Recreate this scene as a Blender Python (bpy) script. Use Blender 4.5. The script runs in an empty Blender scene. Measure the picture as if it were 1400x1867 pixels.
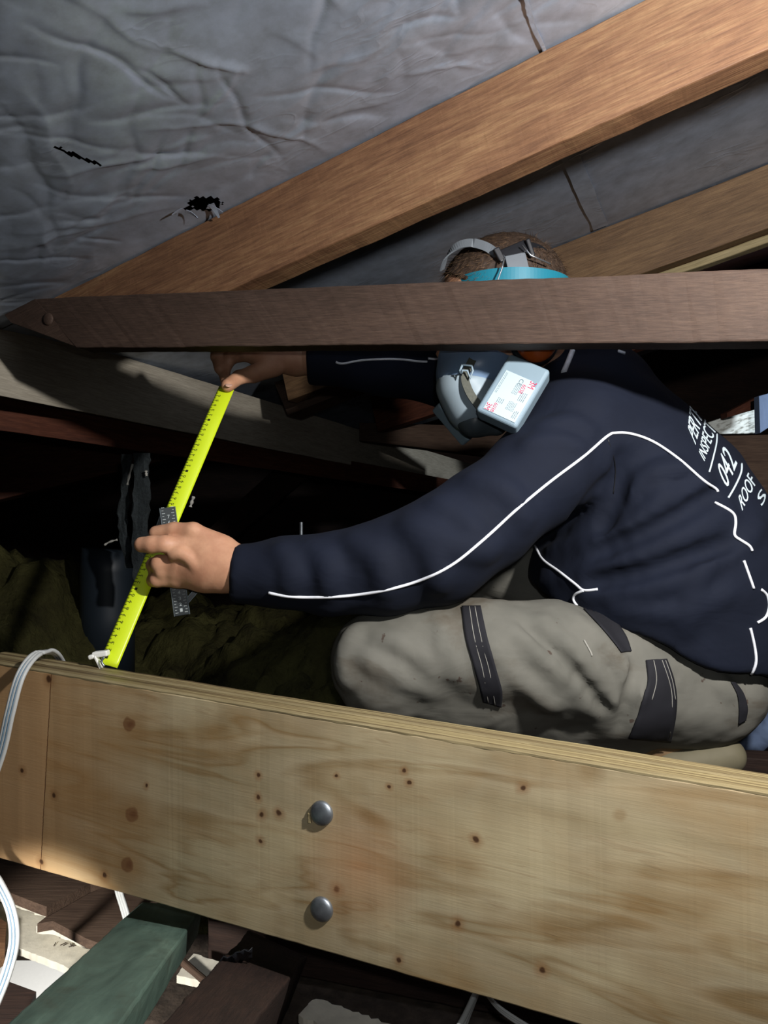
import bpy, bmesh, math, random
import numpy as np
from mathutils import Vector, Matrix, noise
from mathutils.bvhtree import BVHTree
random.seed(7); np.random.seed(7)
SC = bpy.context.scene
COL = SC.collection
F = 1348.0            # focal length in pixels of the 1400 x 1867 frame

def A(px, py, Y):     # photo pixel + distance in front of the camera -> metres (x right, y away, z up, eye at origin)
    return Vector(((px-700)/F*Y, Y, -(py-933.5)/F*Y))
def AZ(px, py, z):    # photo pixel on the horizontal level z
    return A(px, py, -z*F/(py-933.5))
def pix(p):
    return (700+F*p[0]/p[1], 933.5-F*p[2]/p[1])

# ------------------------------------------------------------------ camera, world, lights
cam = bpy.data.cameras.new('camera'); co = bpy.data.objects.new('camera', cam); COL.objects.link(co)
cam.sensor_fit = 'VERTICAL'; cam.sensor_height = 24.0; cam.lens = 24.0*F/1867.0
cam.clip_start = 0.02; cam.clip_end = 50
co.location = (0, 0, 0); co.rotation_euler = (math.radians(90), 0, 0)
SC.camera = co
w = bpy.data.worlds.new('world'); SC.world = w; w.use_nodes = True
w.node_tree.nodes['Background'].inputs[0].default_value = (0.55, 0.62, 0.75, 1)
w.node_tree.nodes['Background'].inputs[1].default_value = 0.008
SC.view_settings.view_transform = 'Standard'; SC.view_settings.look = 'None'
SC.view_settings.exposure = 0.0; SC.view_settings.gamma = 1.0; SC.view_settings.use_curve_mapping = False

def lamp(name, kind, loc, power, col, size=0.05, target=None, angle=None, blend=0.3):
    l = bpy.data.lights.new(name, kind); l.energy = power; l.color = col
    if kind == 'AREA': l.size = size
    elif kind != 'SUN': l.shadow_soft_size = size
    if kind == 'SPOT': l.spot_size = math.radians(angle); l.spot_blend = blend
    o = bpy.data.objects.new(name, l); COL.objects.link(o); o.location = loc
    if target is not None:
        o.rotation_euler = (Vector(target)-Vector(loc)).to_track_quat('-Z', 'Y').to_euler()
    return o
# the hand lamp beside the photographer, high and to the right
lamp('work_lamp', 'SPOT', (0.43, 0.30, 0.355), 50.0, (1.0, 0.97, 0.94), 0.022, target=(0.05, 1.1, 0.30), angle=160, blend=0.5)
# the phone's own small light next to the lens
lamp('phone_lamp', 'SPOT', (0.03, -0.02, 0.05), 6.0, (0.95, 0.98, 1.0), 0.01, target=(0.03, 1.0, -0.26), angle=80, blend=0.9)
# daylight coming up through the opened ceiling and in at the eaves on the right; last, an added fill spot
lamp('room_daylight', 'AREA', (-0.6, 3.2, -0.9), 160.0, (1.0, 0.98, 0.94), 1.6, target=(-0.9, 3.6, -3.0))
lamp('eave_daylight', 'SPOT', (1.75, 1.55, 0.50), 60.0, (0.85, 0.93, 1.0), 0.04, target=(1.08, 2.2, 0.28), angle=20, blend=0.3)
lamp('plaster_fill_spot', 'SPOT', (-0.55, 0.42, -0.34), 30.0, (1.0, 0.98, 0.93), 0.03, target=(-0.38, 1.02, -0.66), angle=36, blend=0.3)  # added out of frame to brighten the boards and plaster under the plywood beam

# ------------------------------------------------------------------ tagging and linking
def tag(o, label=None, cat=None, group=None, kind=None):
    if label: o['label'] = label
    if cat: o['category'] = cat
    if group: o['group'] = group
    if kind: o['kind'] = kind
    return o
def empty(name, loc, label, cat, group=None):
    o = bpy.data.objects.new(name, None); COL.objects.link(o); o.location = loc; o.empty_display_size = 0.05
    return tag(o, label, cat, group)
def link(name, me, mat=None, parent=None, smooth=False, frame=None):
    """link a mesh given in world coordinates; frame = Matrix whose local axes the object should have"""
    if mat is not None:
        for m in (mat if isinstance(mat, (list, tuple)) else [mat]): me.materials.append(m)
    if smooth: me.shade_smooth()
    o = bpy.data.objects.new(name, me); COL.objects.link(o)
    if frame is None:
        n = len(me.vertices); c = np.empty(n*3, np.float32); me.vertices.foreach_get('co', c)
        frame = Matrix.Translation(Vector(c.reshape(-1, 3).mean(0).tolist())) if n else Matrix()
    me.transform(frame.inverted())
    o.matrix_world = frame
    if parent is not None:
        bpy.context.view_layer.update()
        o.parent = parent; o.matrix_parent_inverse = parent.matrix_world.inverted()
    return o
def mesh(name, v, f):
    me = bpy.data.meshes.new(name); me.from_pydata([tuple(p) for p in v], [], [tuple(q) for q in f]); me.update(); return me

# ------------------------------------------------------------------ materials
def srgb(r, g, b):
    return tuple((c/12.92 if c <= .04045 else ((c+.055)/1.055)**2.4) for c in (r/255, g/255, b/255)) + (1,)
class MB:
    def __init__(s, name, rough=.7, metal=0, spec=.4):
        s.m = bpy.data.materials.new(name); s.m.use_nodes = True; s.t = s.m.node_tree; s.n = s.t.nodes
        s.b = s.n['Principled BSDF']; s.b.inputs['Roughness'].default_value = rough
        s.b.inputs['Metallic'].default_value = metal; s.b.inputs['Specular IOR Level'].default_value = spec
    def new(s, k, **kw):
        n = s.n.new(k)
        for a, v in kw.items(): setattr(n, a, v)
        return n
    def L(s, a, b): s.t.links.new(a, b)
    def co(s, scale=(1, 1, 1), rot=(0, 0, 0)):
        t = s.new('ShaderNodeTexCoord'); m = s.new('ShaderNodeMapping'); m.inputs['Scale'].default_value = scale
        m.inputs['Rotation'].default_value = rot
        s.L(t.outputs['Object'], m.inputs[0]); return m.outputs[0]
    def noise(s, v, scale, detail=4, rough=.55, dist=0):
        n = s.new('ShaderNodeTexNoise'); n.inputs['Scale'].default_value = scale; n.inputs['Detail'].default_value = detail
        n.inputs['Roughness'].default_value = rough; n.inputs['Distortion'].default_value = dist
        s.L(v, n.inputs['Vector']); return n.outputs[0]
    def ramp(s, f, stops):
        r = s.new('ShaderNodeValToRGB'); e = r.color_ramp.elements
        while len(e) < len(stops): e.new(.5)
        for i, (p, c) in enumerate(stops):
            e[i].position = p; e[i].color = c if hasattr(c, '__len__') else (c, c, c, 1)
        s.L(f, r.inputs[0]); return r.outputs[0]
    def mix(s, f, a, b, mode='MIX'):
        n = s.new('ShaderNodeMix', data_type='RGBA', blend_type=mode)
        for sock, v in ((n.inputs[0], f), (n.inputs[6], a), (n.inputs[7], b)):
            if hasattr(v, 'is_output'): s.L(v, sock)
            else: sock.default_value = v
        return n.outputs[2]
    def math(s, op, a, b=0, c=0):
        n = s.new('ShaderNodeMath', operation=op)
        for i, v in enumerate((a, b, c)):
            if hasattr(v, 'is_output'): s.L(v, n.inputs[i])
            else: n.inputs[i].default_value = v
        return n.outputs[0]
    def bump(s, h, strength=.3, dist=.001):
        b = s.new('ShaderNodeBump'); b.inputs['Strength'].default_value = strength; b.inputs['Distance'].default_value = dist
        s.L(h, b.inputs['Height'])
        if s.b.inputs['Normal'].is_linked: s.L(s.b.inputs['Normal'].links[0].from_socket, b.inputs['Normal'])
        s.L(b.outputs[0], s.b.inputs['Normal'])
    def color(s, c):
        if hasattr(c, 'is_output'): s.L(c, s.b.inputs['Base Color'])
        else: s.b.inputs['Base Color'].default_value = c
def plain(name, c, rough=.6, metal=0, spec=.4, nscale=60, var=.15, bump=.1, bd=.0005):
    m = MB(name, rough, metal, spec); v = m.co(); n = m.noise(v, nscale)
    d = tuple(x*(1-var) for x in c[:3])+(1,); e = tuple(min(1, x*(1+var)) for x in c[:3])+(1,)
    m.color(m.ramp(n, [(.3, d), (.7, e)])); m.bump(n, bump, bd); return m.m
def wood(name, a, b, c, rough=.65, grain=1.0, saw=0.0, blotch=None, spec=.3, bump=.5):
    """a dark, b mid, c light; grain runs along local x"""
    m = MB(name, rough, 0, spec)
    big = m.noise(m.co((1.2, 7, 7)), 2.2, 3, .5, .6)
    mid = m.noise(m.co((9*grain, 85*grain, 85*grain)), 2.0, 6, .65, .2)
    fine = m.noise(m.co((14*grain, 330*grain, 330*grain)), 1.5, 3, .6)
    col = m.ramp(m.math('ADD', m.math('MULTIPLY', big, .45), m.math('MULTIPLY', mid, .55)), [(.30, a), (.5, b), (.72, c)])
    fc = m.ramp(fine, [(.3, .62), (.62, 1.0)])
    col = m.mix(.75, col, fc, 'MULTIPLY')
    if blotch:
        bl = m.ramp(m.noise(m.co((1.5, 3, 3)), 3.0, 4, .6), [(.48, 0.0), (.66, 1.0)])
        col = m.mix(m.math('MULTIPLY', bl, .6), col, blotch)
    m.color(col)
    h = m.math('ADD', m.math('MULTIPLY', mid, .5), fine)
    if saw > 0:
        s2 = m.noise(m.co((120, 8, 22), (0, 0, 0)), 1.0, 2, .5, .4)
        h = m.math('ADD', h, m.math('MULTIPLY', s2, saw))
    m.bump(h, bump, .0011); return m.m

M_rafter2 = wood('second_rafter_wood', srgb(74, 54, 38), srgb(104, 80, 56), srgb(128, 102, 72), .65, 1.2, .6)
M_rafter = wood('rafter_wood', srgb(84, 56, 40), srgb(118, 85, 60), srgb(150, 118, 84), .62, 1.0, .8, None, .3, .55)
M_tie = wood('tie_wood', srgb(52, 40, 32), srgb(70, 54, 45), srgb(88, 70, 58), .7, 2.2, .3)
M_oldred = wood('dark_red_wood', srgb(52, 26, 17), srgb(84, 45, 30), srgb(112, 66, 46), .72)
M_grey = wood('weathered_wood', srgb(152, 144, 128), srgb(174, 166, 150), srgb(192, 184, 168), .75, 1.3, .2, None, .2, .25)
M_dark = wood('dark_brown_wood', srgb(26, 17, 14), srgb(44, 30, 24), srgb(60, 42, 33), .8)  # one very dark brown tone for joists, strut and outer walls
M_brownb = wood('brown_board', srgb(60, 44, 36), srgb(84, 66, 54), srgb(104, 84, 70), .8)
M_sawn = wood('sawn_pine_edge', srgb(118, 104, 74), srgb(142, 128, 94), srgb(164, 150, 116), .7)

# green treated pine
m = MB('green_treated_wood', .6); g1 = m.noise(m.co((3, 12, 12)), 2.5, 5, .6, .5)
st = m.ramp(m.noise(m.co((5, 9, 9)), 3.2, 5, .6, .3), [(.55, 0.0), (.75, 1.0)])
m.color(m.mix(m.math('MULTIPLY', st, .55), m.ramp(g1, [(.3, srgb(58, 76, 68)), (.55, srgb(80, 101, 90)), (.75, srgb(104, 126, 112))]), srgb(58, 60, 50)))
m.bump(m.noise(m.co((10, 200, 200)), 1.5, 4), .3, .0008); M_green = m.m

# foil sarking
m = MB('foil_sarking', .36, .62, .5)
v = m.co()
n1 = m.noise(v, 3.0, 4, .55, .5)
dust = m.noise(m.co((1, 1, 1)), 26, 6, .65)
m.color(m.mix(m.ramp(dust, [(.35, 0.0), (.75, .5)]), m.ramp(n1, [(.3, srgb(160, 172, 192)), (.7, srgb(186, 197, 214))]), srgb(104, 104, 102)))
m.L(m.math('ADD', m.math('MULTIPLY', dust, .22), .30), m.b.inputs['Roughness'])
def crease(m, rot, sc, stretch, w):
    a = m.noise(m.co((sc, sc*stretch, sc), (0, 0, rot)), 1.0, 2, .5, 1.2)
    return m.math('MULTIPLY', m.math('POWER', m.math('SUBTRACT', 1.0, m.math('MULTIPLY', m.math('ABSOLUTE', m.math('SUBTRACT', a, .5)), 6.0), 0), w), 1.0)
def ridge(m, rot, sc, stretch, det=2, dist=1.0, sharp=9.0):
    a = m.noise(m.co((sc, sc*stretch, sc), (0, 0, rot)), 1.0, det, .5, dist)
    r = m.math('SUBTRACT', 1.0, m.math('MULTIPLY', m.math('ABSOLUTE', m.math('SUBTRACT', a, .5)), sharp))
    return m.math('MAXIMUM', r, 0.0)
msk = m.ramp(m.noise(v, 6, 2), [(.48, 0.0), (.6, 1.0)])
h = m.math('MULTIPLY', m.math('ADD', m.math('MULTIPLY', ridge(m, .9, 9, 2.4, 1, .8, 14), .5), m.math('MULTIPLY', ridge(m, -.6, 13, 2.0, 1, .8, 14), .35)), msk)
h = m.math('ADD', h, m.math('MULTIPLY', m.noise(v, 35, 3), .25))
m.bump(h, .3, .003); M_foil = m.m

M_foilback = plain('building_paper', srgb(30, 28, 26), .9)
M_tile = plain('roof_tile_underside', srgb(98, 62, 44), .9, nscale=20, var=.3)

# cloths
def cloth(name, c, rough=.85, weave=900, var=.12, fold=.25, fsc=(14, 14, 14)):
    m = MB(name, rough, 0, .25); v = m.co()
    n = m.noise(v, 12, 4, .6); fn = m.noise(v, weave, 2, .5)
    d = tuple(x*(1-var) for x in c[:3])+(1,); e = tuple(min(1, x*(1+var)) for x in c[:3])+(1,)
    m.color(m.ramp(n, [(.3, d), (.7, e)]))
    m.bump(fn, .15, .0004)
    m.bump(m.noise(m.co(fsc), 1.0, 3, .5, 1.0), fold, .008); return m.m
M_shirt = cloth('navy_jersey', srgb(14, 20, 35), .85, 900, .12, .35, (9, 9, 16))
m = MB('grey_work_trouser', .85, 0, .25); v = m.co()
c0 = m.ramp(m.noise(v, 9, 4, .6), [(.3, srgb(96, 95, 88)), (.7, srgb(114, 112, 104))])
dirt = m.ramp(m.noise(m.co((5, 5, 9)), 1.6, 5, .62, .6), [(.52, 0.0), (.72, .7)])
spk = m.ramp(m.noise(v, 70, 3, .5), [(.70, 0.0), (.74, .8)])
c0 = m.mix(dirt, c0, srgb(78, 68, 55)); c0 = m.mix(spk, c0, srgb(66, 50, 42))
m.color(c0); m.bump(m.noise(v, 1000, 2), .15, .0004); m.bump(m.noise(m.co((10, 10, 18), (0, .6, 0)), 1.0, 3, .5, 1.2), .3, .006)
M_trouser = m.m
M_stripe = cloth('charcoal_stretch_panel', srgb(32, 32, 37), .8, 700, .1, .1)
M_thread = plain('pale_thread', srgb(150, 148, 140), .8)
M_pipe = plain('white_piping', srgb(225, 228, 235), .7, bump=.05)
M_print = plain('white_print', srgb(205, 220, 228), .6, bump=.02, var=.05)
m = MB('skin', .5, 0, .4); v = m.co(); m.b.inputs['Subsurface Weight'].default_value = .12
m.b.inputs['Subsurface Radius'].default_value = (.012, .005, .003); m.b.inputs['Subsurface Scale'].default_value = .5
sk = m.ramp(m.noise(v, 30, 4, .6), [(.3, srgb(178, 128, 100)), (.7, srgb(204, 156, 124))])
m.color(sk); m.bump(m.noise(v, 350, 4), .2, .0006); m.bump(m.noise(v, 60, 3), .2, .0015); M_skin = m.m
M_nail = plain('fingernail', srgb(205, 165, 145), .3)
M_hairlight = plain('brown_hair', srgb(104, 82, 62), .5, nscale=200, var=.4)
M_hair = plain('dark_brown_hair', srgb(58, 45, 36), .6, nscale=200, var=.4)
M_eye = plain('eye', srgb(225, 225, 225), .2)
M_maskblue = plain('blue_grey_silicone', srgb(118, 142, 172), .35, nscale=20, var=.06, bump=.03)
M_maskgrey = plain('light_grey_plastic', srgb(150, 166, 176), .4, nscale=20, var=.05, bump=.03)
M_maskdark = plain('dark_grey_valve', srgb(70, 78, 82), .4, nscale=40, var=.2)
M_filter = plain('pale_blue_grey_filter', srgb(130, 150, 163), .42, nscale=20, var=.04, bump=.03)
M_strap = plain('olive_grey_strap', srgb(88, 90, 82), .8, nscale=300)
M_harness = plain('grey_harness', srgb(98, 104, 110), .5, nscale=30, var=.08)
M_black = plain('black_plastic', srgb(26, 27, 31), .4)
M_teal = plain('teal_band', srgb(28, 112, 132), .45, nscale=20, var=.05, bump=.03)
M_orange = plain('orange_shell', srgb(196, 92, 34), .35, nscale=20, var=.08)
M_steel = plain('bright_wire', srgb(200, 205, 210), .25, .9)
M_galv = plain('galvanised_steel', srgb(140, 146, 152), .45, .85, nscale=90, var=.25, bump=.3)
M_sticker = plain('white_sticker', srgb(180, 198, 205), .45, nscale=10, var=.01, bump=0)
M_red = plain('red_ink', srgb(190, 30, 80), .4, var=.02)
M_ink = plain('grey_ink', srgb(90, 105, 115), .5, var=.02)
M_yellow = plain('yellow_tape_blade', srgb(205, 226, 34), .32, nscale=15, var=.04, bump=.02)
M_tick = plain('black_ink', srgb(34, 36, 20), .5, var=.02)
M_rule = plain('black_rule', srgb(34, 40, 42), .4, nscale=100)
M_rulewhite = plain('pale_rule_ink', srgb(170, 178, 178), .5, var=.05)
M_ruleedge = plain('dull_metal_edge', srgb(92, 100, 104), .4, .5)
M_white = plain('white_plastic', srgb(232, 232, 226), .4, var=.03)
M_cable = plain('grey_white_cable', srgb(178, 180, 178), .45, nscale=15, var=.05, bump=.03)
M_cableline = plain('blue_grey_line', srgb(92, 116, 134), .5)
M_boot = plain('tan_leather', srgb(110, 86, 56), .6, nscale=40, var=.2)
M_sole = plain('beige_sole', srgb(104, 98, 78), .7, nscale=30, var=.1)  # beige lowered, shade under the thigh is put into the colour
M_felt = plain('dark_felt', srgb(34, 40, 42), .9, nscale=160, var=.3, bump=.8, bd=.003)
M_fleck = plain('pale_fluff', srgb(160, 158, 150), .9)
M_plaster = plain('plaster', srgb(216, 210, 194), .9, nscale=50, var=.12, bump=.5, bd=.002)
M_pipe_d = plain('dark_blue_duct', srgb(30, 38, 46), .5, nscale=10)
M_denim = cloth('blue_grey_sheet', srgb(96, 112, 140), .8)
M_wallroom = plain('white_room_paint', srgb(235, 235, 232), .8, var=.02)
m = MB('whitewashed_timber', .7); v = m.co((20, 2, 60)); n_ = m.noise(v, 2, 4)
m.color(m.ramp(n_, [(.35, srgb(120, 120, 112)), (.5, srgb(205, 210, 205)), (.8, srgb(225, 232, 230))])); M_wwash = m.m
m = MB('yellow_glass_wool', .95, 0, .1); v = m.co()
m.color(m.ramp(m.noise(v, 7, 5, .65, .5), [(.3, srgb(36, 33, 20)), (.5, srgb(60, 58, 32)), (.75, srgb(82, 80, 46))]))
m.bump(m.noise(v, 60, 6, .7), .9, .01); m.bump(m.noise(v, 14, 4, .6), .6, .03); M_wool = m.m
M_debris = plain('dusty_floor_dirt', srgb(60, 50, 42), .95, nscale=50, var=.5, bump=1, bd=.004)

# ------------------------------------------------------------------ timber builder
def basis(o, x, z):
    x = x.normalized(); z = (z - x*z.dot(x)).normalized(); y = z.cross(x)
    m = Matrix((x, y, z)).transposed().to_4x4(); m.translation = o; return m
def timber(name, a_top, a_bot, b_top, b_bot, thick, mat, label=None, cat=None, group=None, parent=None, wob=.0012, n=70, r=.0025, ends=(0, 0)):
    """a straight piece of sawn wood: front face a_top..b_top over a_bot..b_bot, going back by the vector thick"""
    a_top, a_bot, b_top, b_bot, thick = map(Vector, (a_top, a_bot, b_top, b_bot, thick))
    v = []; rn = [Vector((random.uniform(-50, 50), 0, 0)) for _ in range(4)]
    for i in range(n+1):
        t = i/n
        T = a_top.lerp(b_top, t); B = a_bot.lerp(b_bot, t)
        cs = [T, B, B+thick, T+thick]
        L_ = (b_top-a_top).length*t
        cs = [c + Vector([wob*noise.noise(Vector((L_*9, k*5.1, q*3.3))+rn[k]) + wob*.6*noise.noise(Vector((L_*60, k*5.1, q*3.3))+rn[k]) for q in range(3)]) for k, c in enumerate(cs)]
        for k in range(4):
            c = cs[k]; p = (cs[k-1]-c).normalized(); q = (cs[(k+1) % 4]-c).normalized()
            v += [c+p*r, c+(p+q)*r*.29, c+q*r]
    f = []
    for i in range(n):
        for k in range(12):
            j = (k+1) % 12
            f.append((i*12+k, i*12+j, (i+1)*12+j, (i+1)*12+k))
    f.append(tuple(range(11, -1, -1))); f.append(tuple(n*12+k for k in range(12)))
    me = mesh(name, v, f)
    bm = bmesh.new(); bm.from_mesh(me); bmesh.ops.recalc_face_normals(bm, faces=bm.faces); bm.to_mesh(me); bm.free()
    ctr = (a_top+b_bot+thick)/2
    fr = basis(ctr, b_top-a_top, a_top-a_bot)
    o = link(name, me, mat, parent, False, fr)
    if label: tag(o, label, cat, group)
    return o
def prism(name, pts, z, t, mat, label=None, cat=None, group=None, parent=None, jag=0, world=False):
    """a flat board lying level: outline in photo pixels carried down onto level z, t thick"""
    P = [Vector(p) for p in pts] if world else [AZ(x, y, z) for x, y in pts]
    if jag:
        Q = []
        for i, p in enumerate(P):
            q = P[(i+1) % len(P)]; k = max(1, int((q-p).length/.006))
            for j in range(k):
                c = p.lerp(q, j/k); Q.append(c+Vector((random.uniform(-jag, jag), random.uniform(-jag, jag), 0)))
        P = Q
    n = len(P)
    v = P+[p-Vector((0, 0, t)) for p in P]
    f = [tuple(range(n)), tuple(range(2*n-1, n-1, -1))]+[(i, i+n, (i+1) % n+n, (i+1) % n) for i in range(n)]
    me = mesh(name, v, f)
    bm = bmesh.new(); bm.from_mesh(me); bmesh.ops.recalc_face_normals(bm, faces=bm.faces); bm.to_mesh(me); bm.free()
    o = link(name, me, mat, parent)
    if label: tag(o, label, cat, group)
    return o
def tube_mesh(name, pts, r, seg=8, taper=None, flat=None, up=None):
    pts = [Vector(p) for p in pts]; v = []; f = []
    prev = None
    for i, p in enumerate(pts):
        t = (pts[min(i+1, len(pts)-1)]-pts[max(i-1, 0)]).normalized()
        ref = up if up is not None else (prev if prev is not None else (Vector((0, 0, 1)) if abs(t.z) < .9 else Vector((1, 0, 0))))
        a = (ref - t*ref.dot(t)).normalized(); b = t.cross(a); prev = a
        rr = r if taper is None else r*taper(i/(len(pts)-1))
        for k in range(seg):
            th = 2*math.pi*k/seg
            v.append(p+a*math.cos(th)*rr*(flat if flat else 1)+b*math.sin(th)*rr)
    n = len(pts)
    for i in range(n-1):
        for k in range(seg):
            j = (k+1) % seg; f.append((i*seg+k, i*seg+j, (i+1)*seg+j, (i+1)*seg+k))
    f.append(tuple(range(seg-1, -1, -1))); f.append(tuple((n-1)*seg+k for k in range(seg)))
    return mesh(name, v, f)
def spline(pts, n=8):
    P = [Vector(p) for p in pts]; out = []
    for i in range(len(P)-1):
        p0 = P[max(i-1, 0)]; p1 = P[i]; p2 = P[i+1]; p3 = P[min(i+2, len(P)-1)]
        for k in range(n):
            t = k/n
            out.append(.5*((2*p1)+(p2-p0)*t+(2*p0-5*p1+4*p2-p3)*t*t+(3*p1-p0-3*p2+p3)*t**3))
    out.append(P[-1]); return out
def join(meshes, name):
    bm = bmesh.new()
    for me in meshes: bm.from_mesh(me)
    r = bpy.data.meshes.new(name); bm.to_mesh(r); bm.free(); return r
def rbox(name, fr, sx, sy, sz, bev=.003, seg=3):
    bm = bmesh.new(); bmesh.ops.create_cube(bm, size=1)
    for vv in bm.verts: vv.co = Vector((vv.co.x*sx, vv.co.y*sy, vv.co.z*sz))
    bmesh.ops.bevel(bm, geom=list(bm.edges), offset=bev, segments=seg, profile=.5, affect='EDGES')
    me = bpy.data.meshes.new(name); bm.to_mesh(me); bm.free(); me.transform(fr); return me

# ================================================================== ROOF
D = Vector((2915, -1348, 778)).normalized()            # up the rafters
E = Vector((-D.y, D.x, 0)).normalized()                # level, from rafter to rafter
N = E.cross(D); N = -N if N.z < 0 else N               # square to the roof
P0 = A(540, 320, 1.092)
def roof(a, e, h=0): return P0+D*a+E*e+N*h

_rs = np.random.RandomState(11)
CR = []
for _ in range(380):
    a0_, e0_ = _rs.uniform(-.75, .7), _rs.uniform(-.7, -.02)
    th_ = _rs.choice([_rs.normal(-.55, .22), _rs.normal(.45, .3), _rs.normal(1.2, .35)], p=[.5, .33, .17]); ln_ = _rs.uniform(.02, .12) * (1.8 if _rs.rand() < .2 else 1)
    CR.append((a0_, e0_, math.cos(th_), math.sin(th_), ln_, _rs.uniform(.0008, .0030)*(1 if _rs.rand() < .8 else -1), _rs.uniform(.0020, .0055), _rs.uniform(-3, 3)))
def foil_grid(Aa, Ee):
    H_ = np.zeros_like(Aa)
    for (a0_, e0_, c_, s_, ln_, am, wd, cv) in CR:
        u_ = (Aa-a0_)*c_+(Ee-e0_)*s_; v_ = -(Aa-a0_)*s_+(Ee-e0_)*c_ - cv*u_*u_*.6 - .004*np.sin(u_*55+a0_*40)
        k_ = np.clip(1-(u_/ln_)**2, 0, 1)
        H_ += am*k_*np.where(v_ > 0, np.exp(-np.abs(v_)/wd), np.exp(-(v_/(wd*3.0))**2))
    H_ += .0050*np.sin(Aa*7+2*np.sin(Ee*5))*np.sin(Ee*9+1.3*np.sin(Aa*6))
    return H_
def foil_h(a, e):
    return .006*noise.noise(Vector((a*4, e*5, 5.5)))+.0012*noise.noise(Vector((a*16, e*22, 1.5)))
def foil_part(a0, a1, e0, e1, st, holes=True):
    na = int((a1-a0)/st)+1; ne = int((e1-e0)/st)+1
    V = []; GH = foil_grid(*np.meshgrid(a0+st*np.arange(na), e0+st*np.arange(ne), indexing='ij')) if st < .01 else np.zeros((na, ne))
    for i in range(na):
        a = a0+i*st
        for j in range(ne):
            e = e0+j*st
            edge = min(1, max(0, min(abs(e), abs(e-.625)))/.05)
            V.append(roof(a, e, .002+(foil_h(a, e)+GH[i, j])*edge))
    Fc = []
    V2 = [pix(p) if p.y > .1 else (-999, -999) for p in V]
    def hole(i, j):
        x, y = V2[i*ne+j]
        if not holes: return False
        # slit
        for (x0, y0, x1, y1, w_) in ((94, 266, 118, 278, 3.0), (116, 276, 150, 290, 4.2), (148, 289, 182, 301, 3.0)):
            t = max(0, min(1, ((x-x0)*(x1-x0)+(y-y0)*(y1-y0))/((x1-x0)**2+(y1-y0)**2)))
            if (x-x0-t*(x1-x0))**2+(y-y0-t*(y1-y0))**2 < (w_*(.4+.6*math.sin(math.pi*min(.9, max(.1, t)))))**2: return True
        # torn hole beside the rafter
        u = (x-372)/30; v_ = (y-371)/13
        if u*u+v_*v_ < 1+.25*math.sin(x*.5): return True
        if 334 < x < 350 and abs(y-380) < 3: return True
        return False
    for i in range(na-1):
        for j in range(ne-1):
            if hole(i, j): continue
            Fc.append((i*ne+j, (i+1)*ne+j, (i+1)*ne+j+1, i*ne+j+1))
    return V, Fc
V1, F1 = foil_part(-.78, .72, -.72, .02, .0032)
V2_, F2 = foil_part(-.9, 1.5, .02, 1.9, .012, False)
o_ = len(V1)
ceil = link('ceiling', mesh('ceiling', V1+V2_, F1+[tuple(k+o_ for k in q) for q in F2]), M_foil, smooth=True, frame=basis(P0, D, N))
tag(ceil, 'crumpled silver foil sarking under the sloping roof', 'ceiling', kind='structure')
# torn lips of foil round the hole and the lap joint of the foil strips
def flap(px, py, du, dv, w_, curl):
    r0 = A(px, py, 1); t = (P0.dot(N))/(r0.dot(N)); c = r0*t
    pts = []
    for i in range(6):
        for j in range(4):
            s = i/5; q = j/3-.5
            pts.append(c+D*(du*s + q*w_*(1-s*.7)*dv)+E*(dv*s*1.0 - q*w_*(1-s*.7)*du)*1.0 - N*(curl*s*s))
    return pts, [(i*4+j, i*4+j+1, (i+1)*4+j+1, (i+1)*4+j) for i in range(5) for j in range(3)]
fv = []; ff = []
for a in ((378, 376, .012, .02, .5, .008), (384, 372, -.004, .022, .5, .012), (334, 381, -.018, -.006, .35, .004), (338, 385, .01, .014, .5, .010)):
    p, q = flap(*a); k = len(fv); fv += p; ff += [tuple(k+i for i in x) for x in q]
fl = link('foil_tear', mesh('foil_tear', fv, ff), M_foil, ceil); md = fl.modifiers.new('s', 'SOLIDIFY'); md.thickness = .0006
lap_v = []; lap_f = []
for (a_, e0, e1, wd) in ((.377, -.35, -.003, .003), (.340, .05, .61, .030)):
    k = len(lap_v)
    n_ = 40
    for i in range(n_+1):
        e = e0+(e1-e0)*i/n_
        for s in (0, 1): lap_v.append(roof(a_+s*wd+.002*noise.noise(Vector((e*20, a_, s))), e, -.0016+foil_h(a_, e)*.4))
    lap_f += [(k+2*i, k+2*i+1, k+2*i+3, k+2*i+2) for i in range(n_)]
lapo = link('foil_seam', mesh('foil_seam', lap_v, lap_f), M_foil, ceil); md = lapo.modifiers.new('s', 'SOLIDIFY'); md.thickness = .001
# tiles above the foil, seen through the tears
tile = link('roof_tiles', mesh('roof_tiles', [roof(-.95, -.8, .05), roof(1.6, -.8, .05), roof(1.6, 2, .05), roof(-.95, 2, .05), roof(-.95, -.8, .07), roof(1.6, -.8, .07), roof(1.6, 2, .07), roof(-.95, 2, .07)],
    [(0, 1, 2, 3), (7, 6, 5, 4), (0, 4, 5, 1), (1, 5, 6, 2), (2, 6, 7, 3), (3, 7, 4, 0)]), M_tile)
tag(tile, 'brown roof tile underside showing through the torn foil', 'roof tiles', kind='structure')

def rafter(e, a0, a1, depth, label, mat=M_rafter, t=.045, top=0, ab=None):
    p = lambda a, h: roof(a, e, h+top)
    return timber('roof_rafter', p(a0, 0), p(a0 if ab is None else ab, -depth), p(a1, 0), p(a1, -depth), E*t, mat, label, 'rafter')
r1 = rafter(0.0, -.60, 1.0, .122, 'large orange-brown hardwood rafter rising across the top of the picture, nearest of the sloping rafters', ab=-.20)
r2 = rafter(.627, -.45, 1.2, .118, 'lighter brown rafter at upper right behind the man\'s head, second from the camera', M_rafter2)
r3 = rafter(1.25, -.5, 1.4, .12, 'far dark brown rafter beyond the second one at the right edge', M_oldred)
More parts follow.
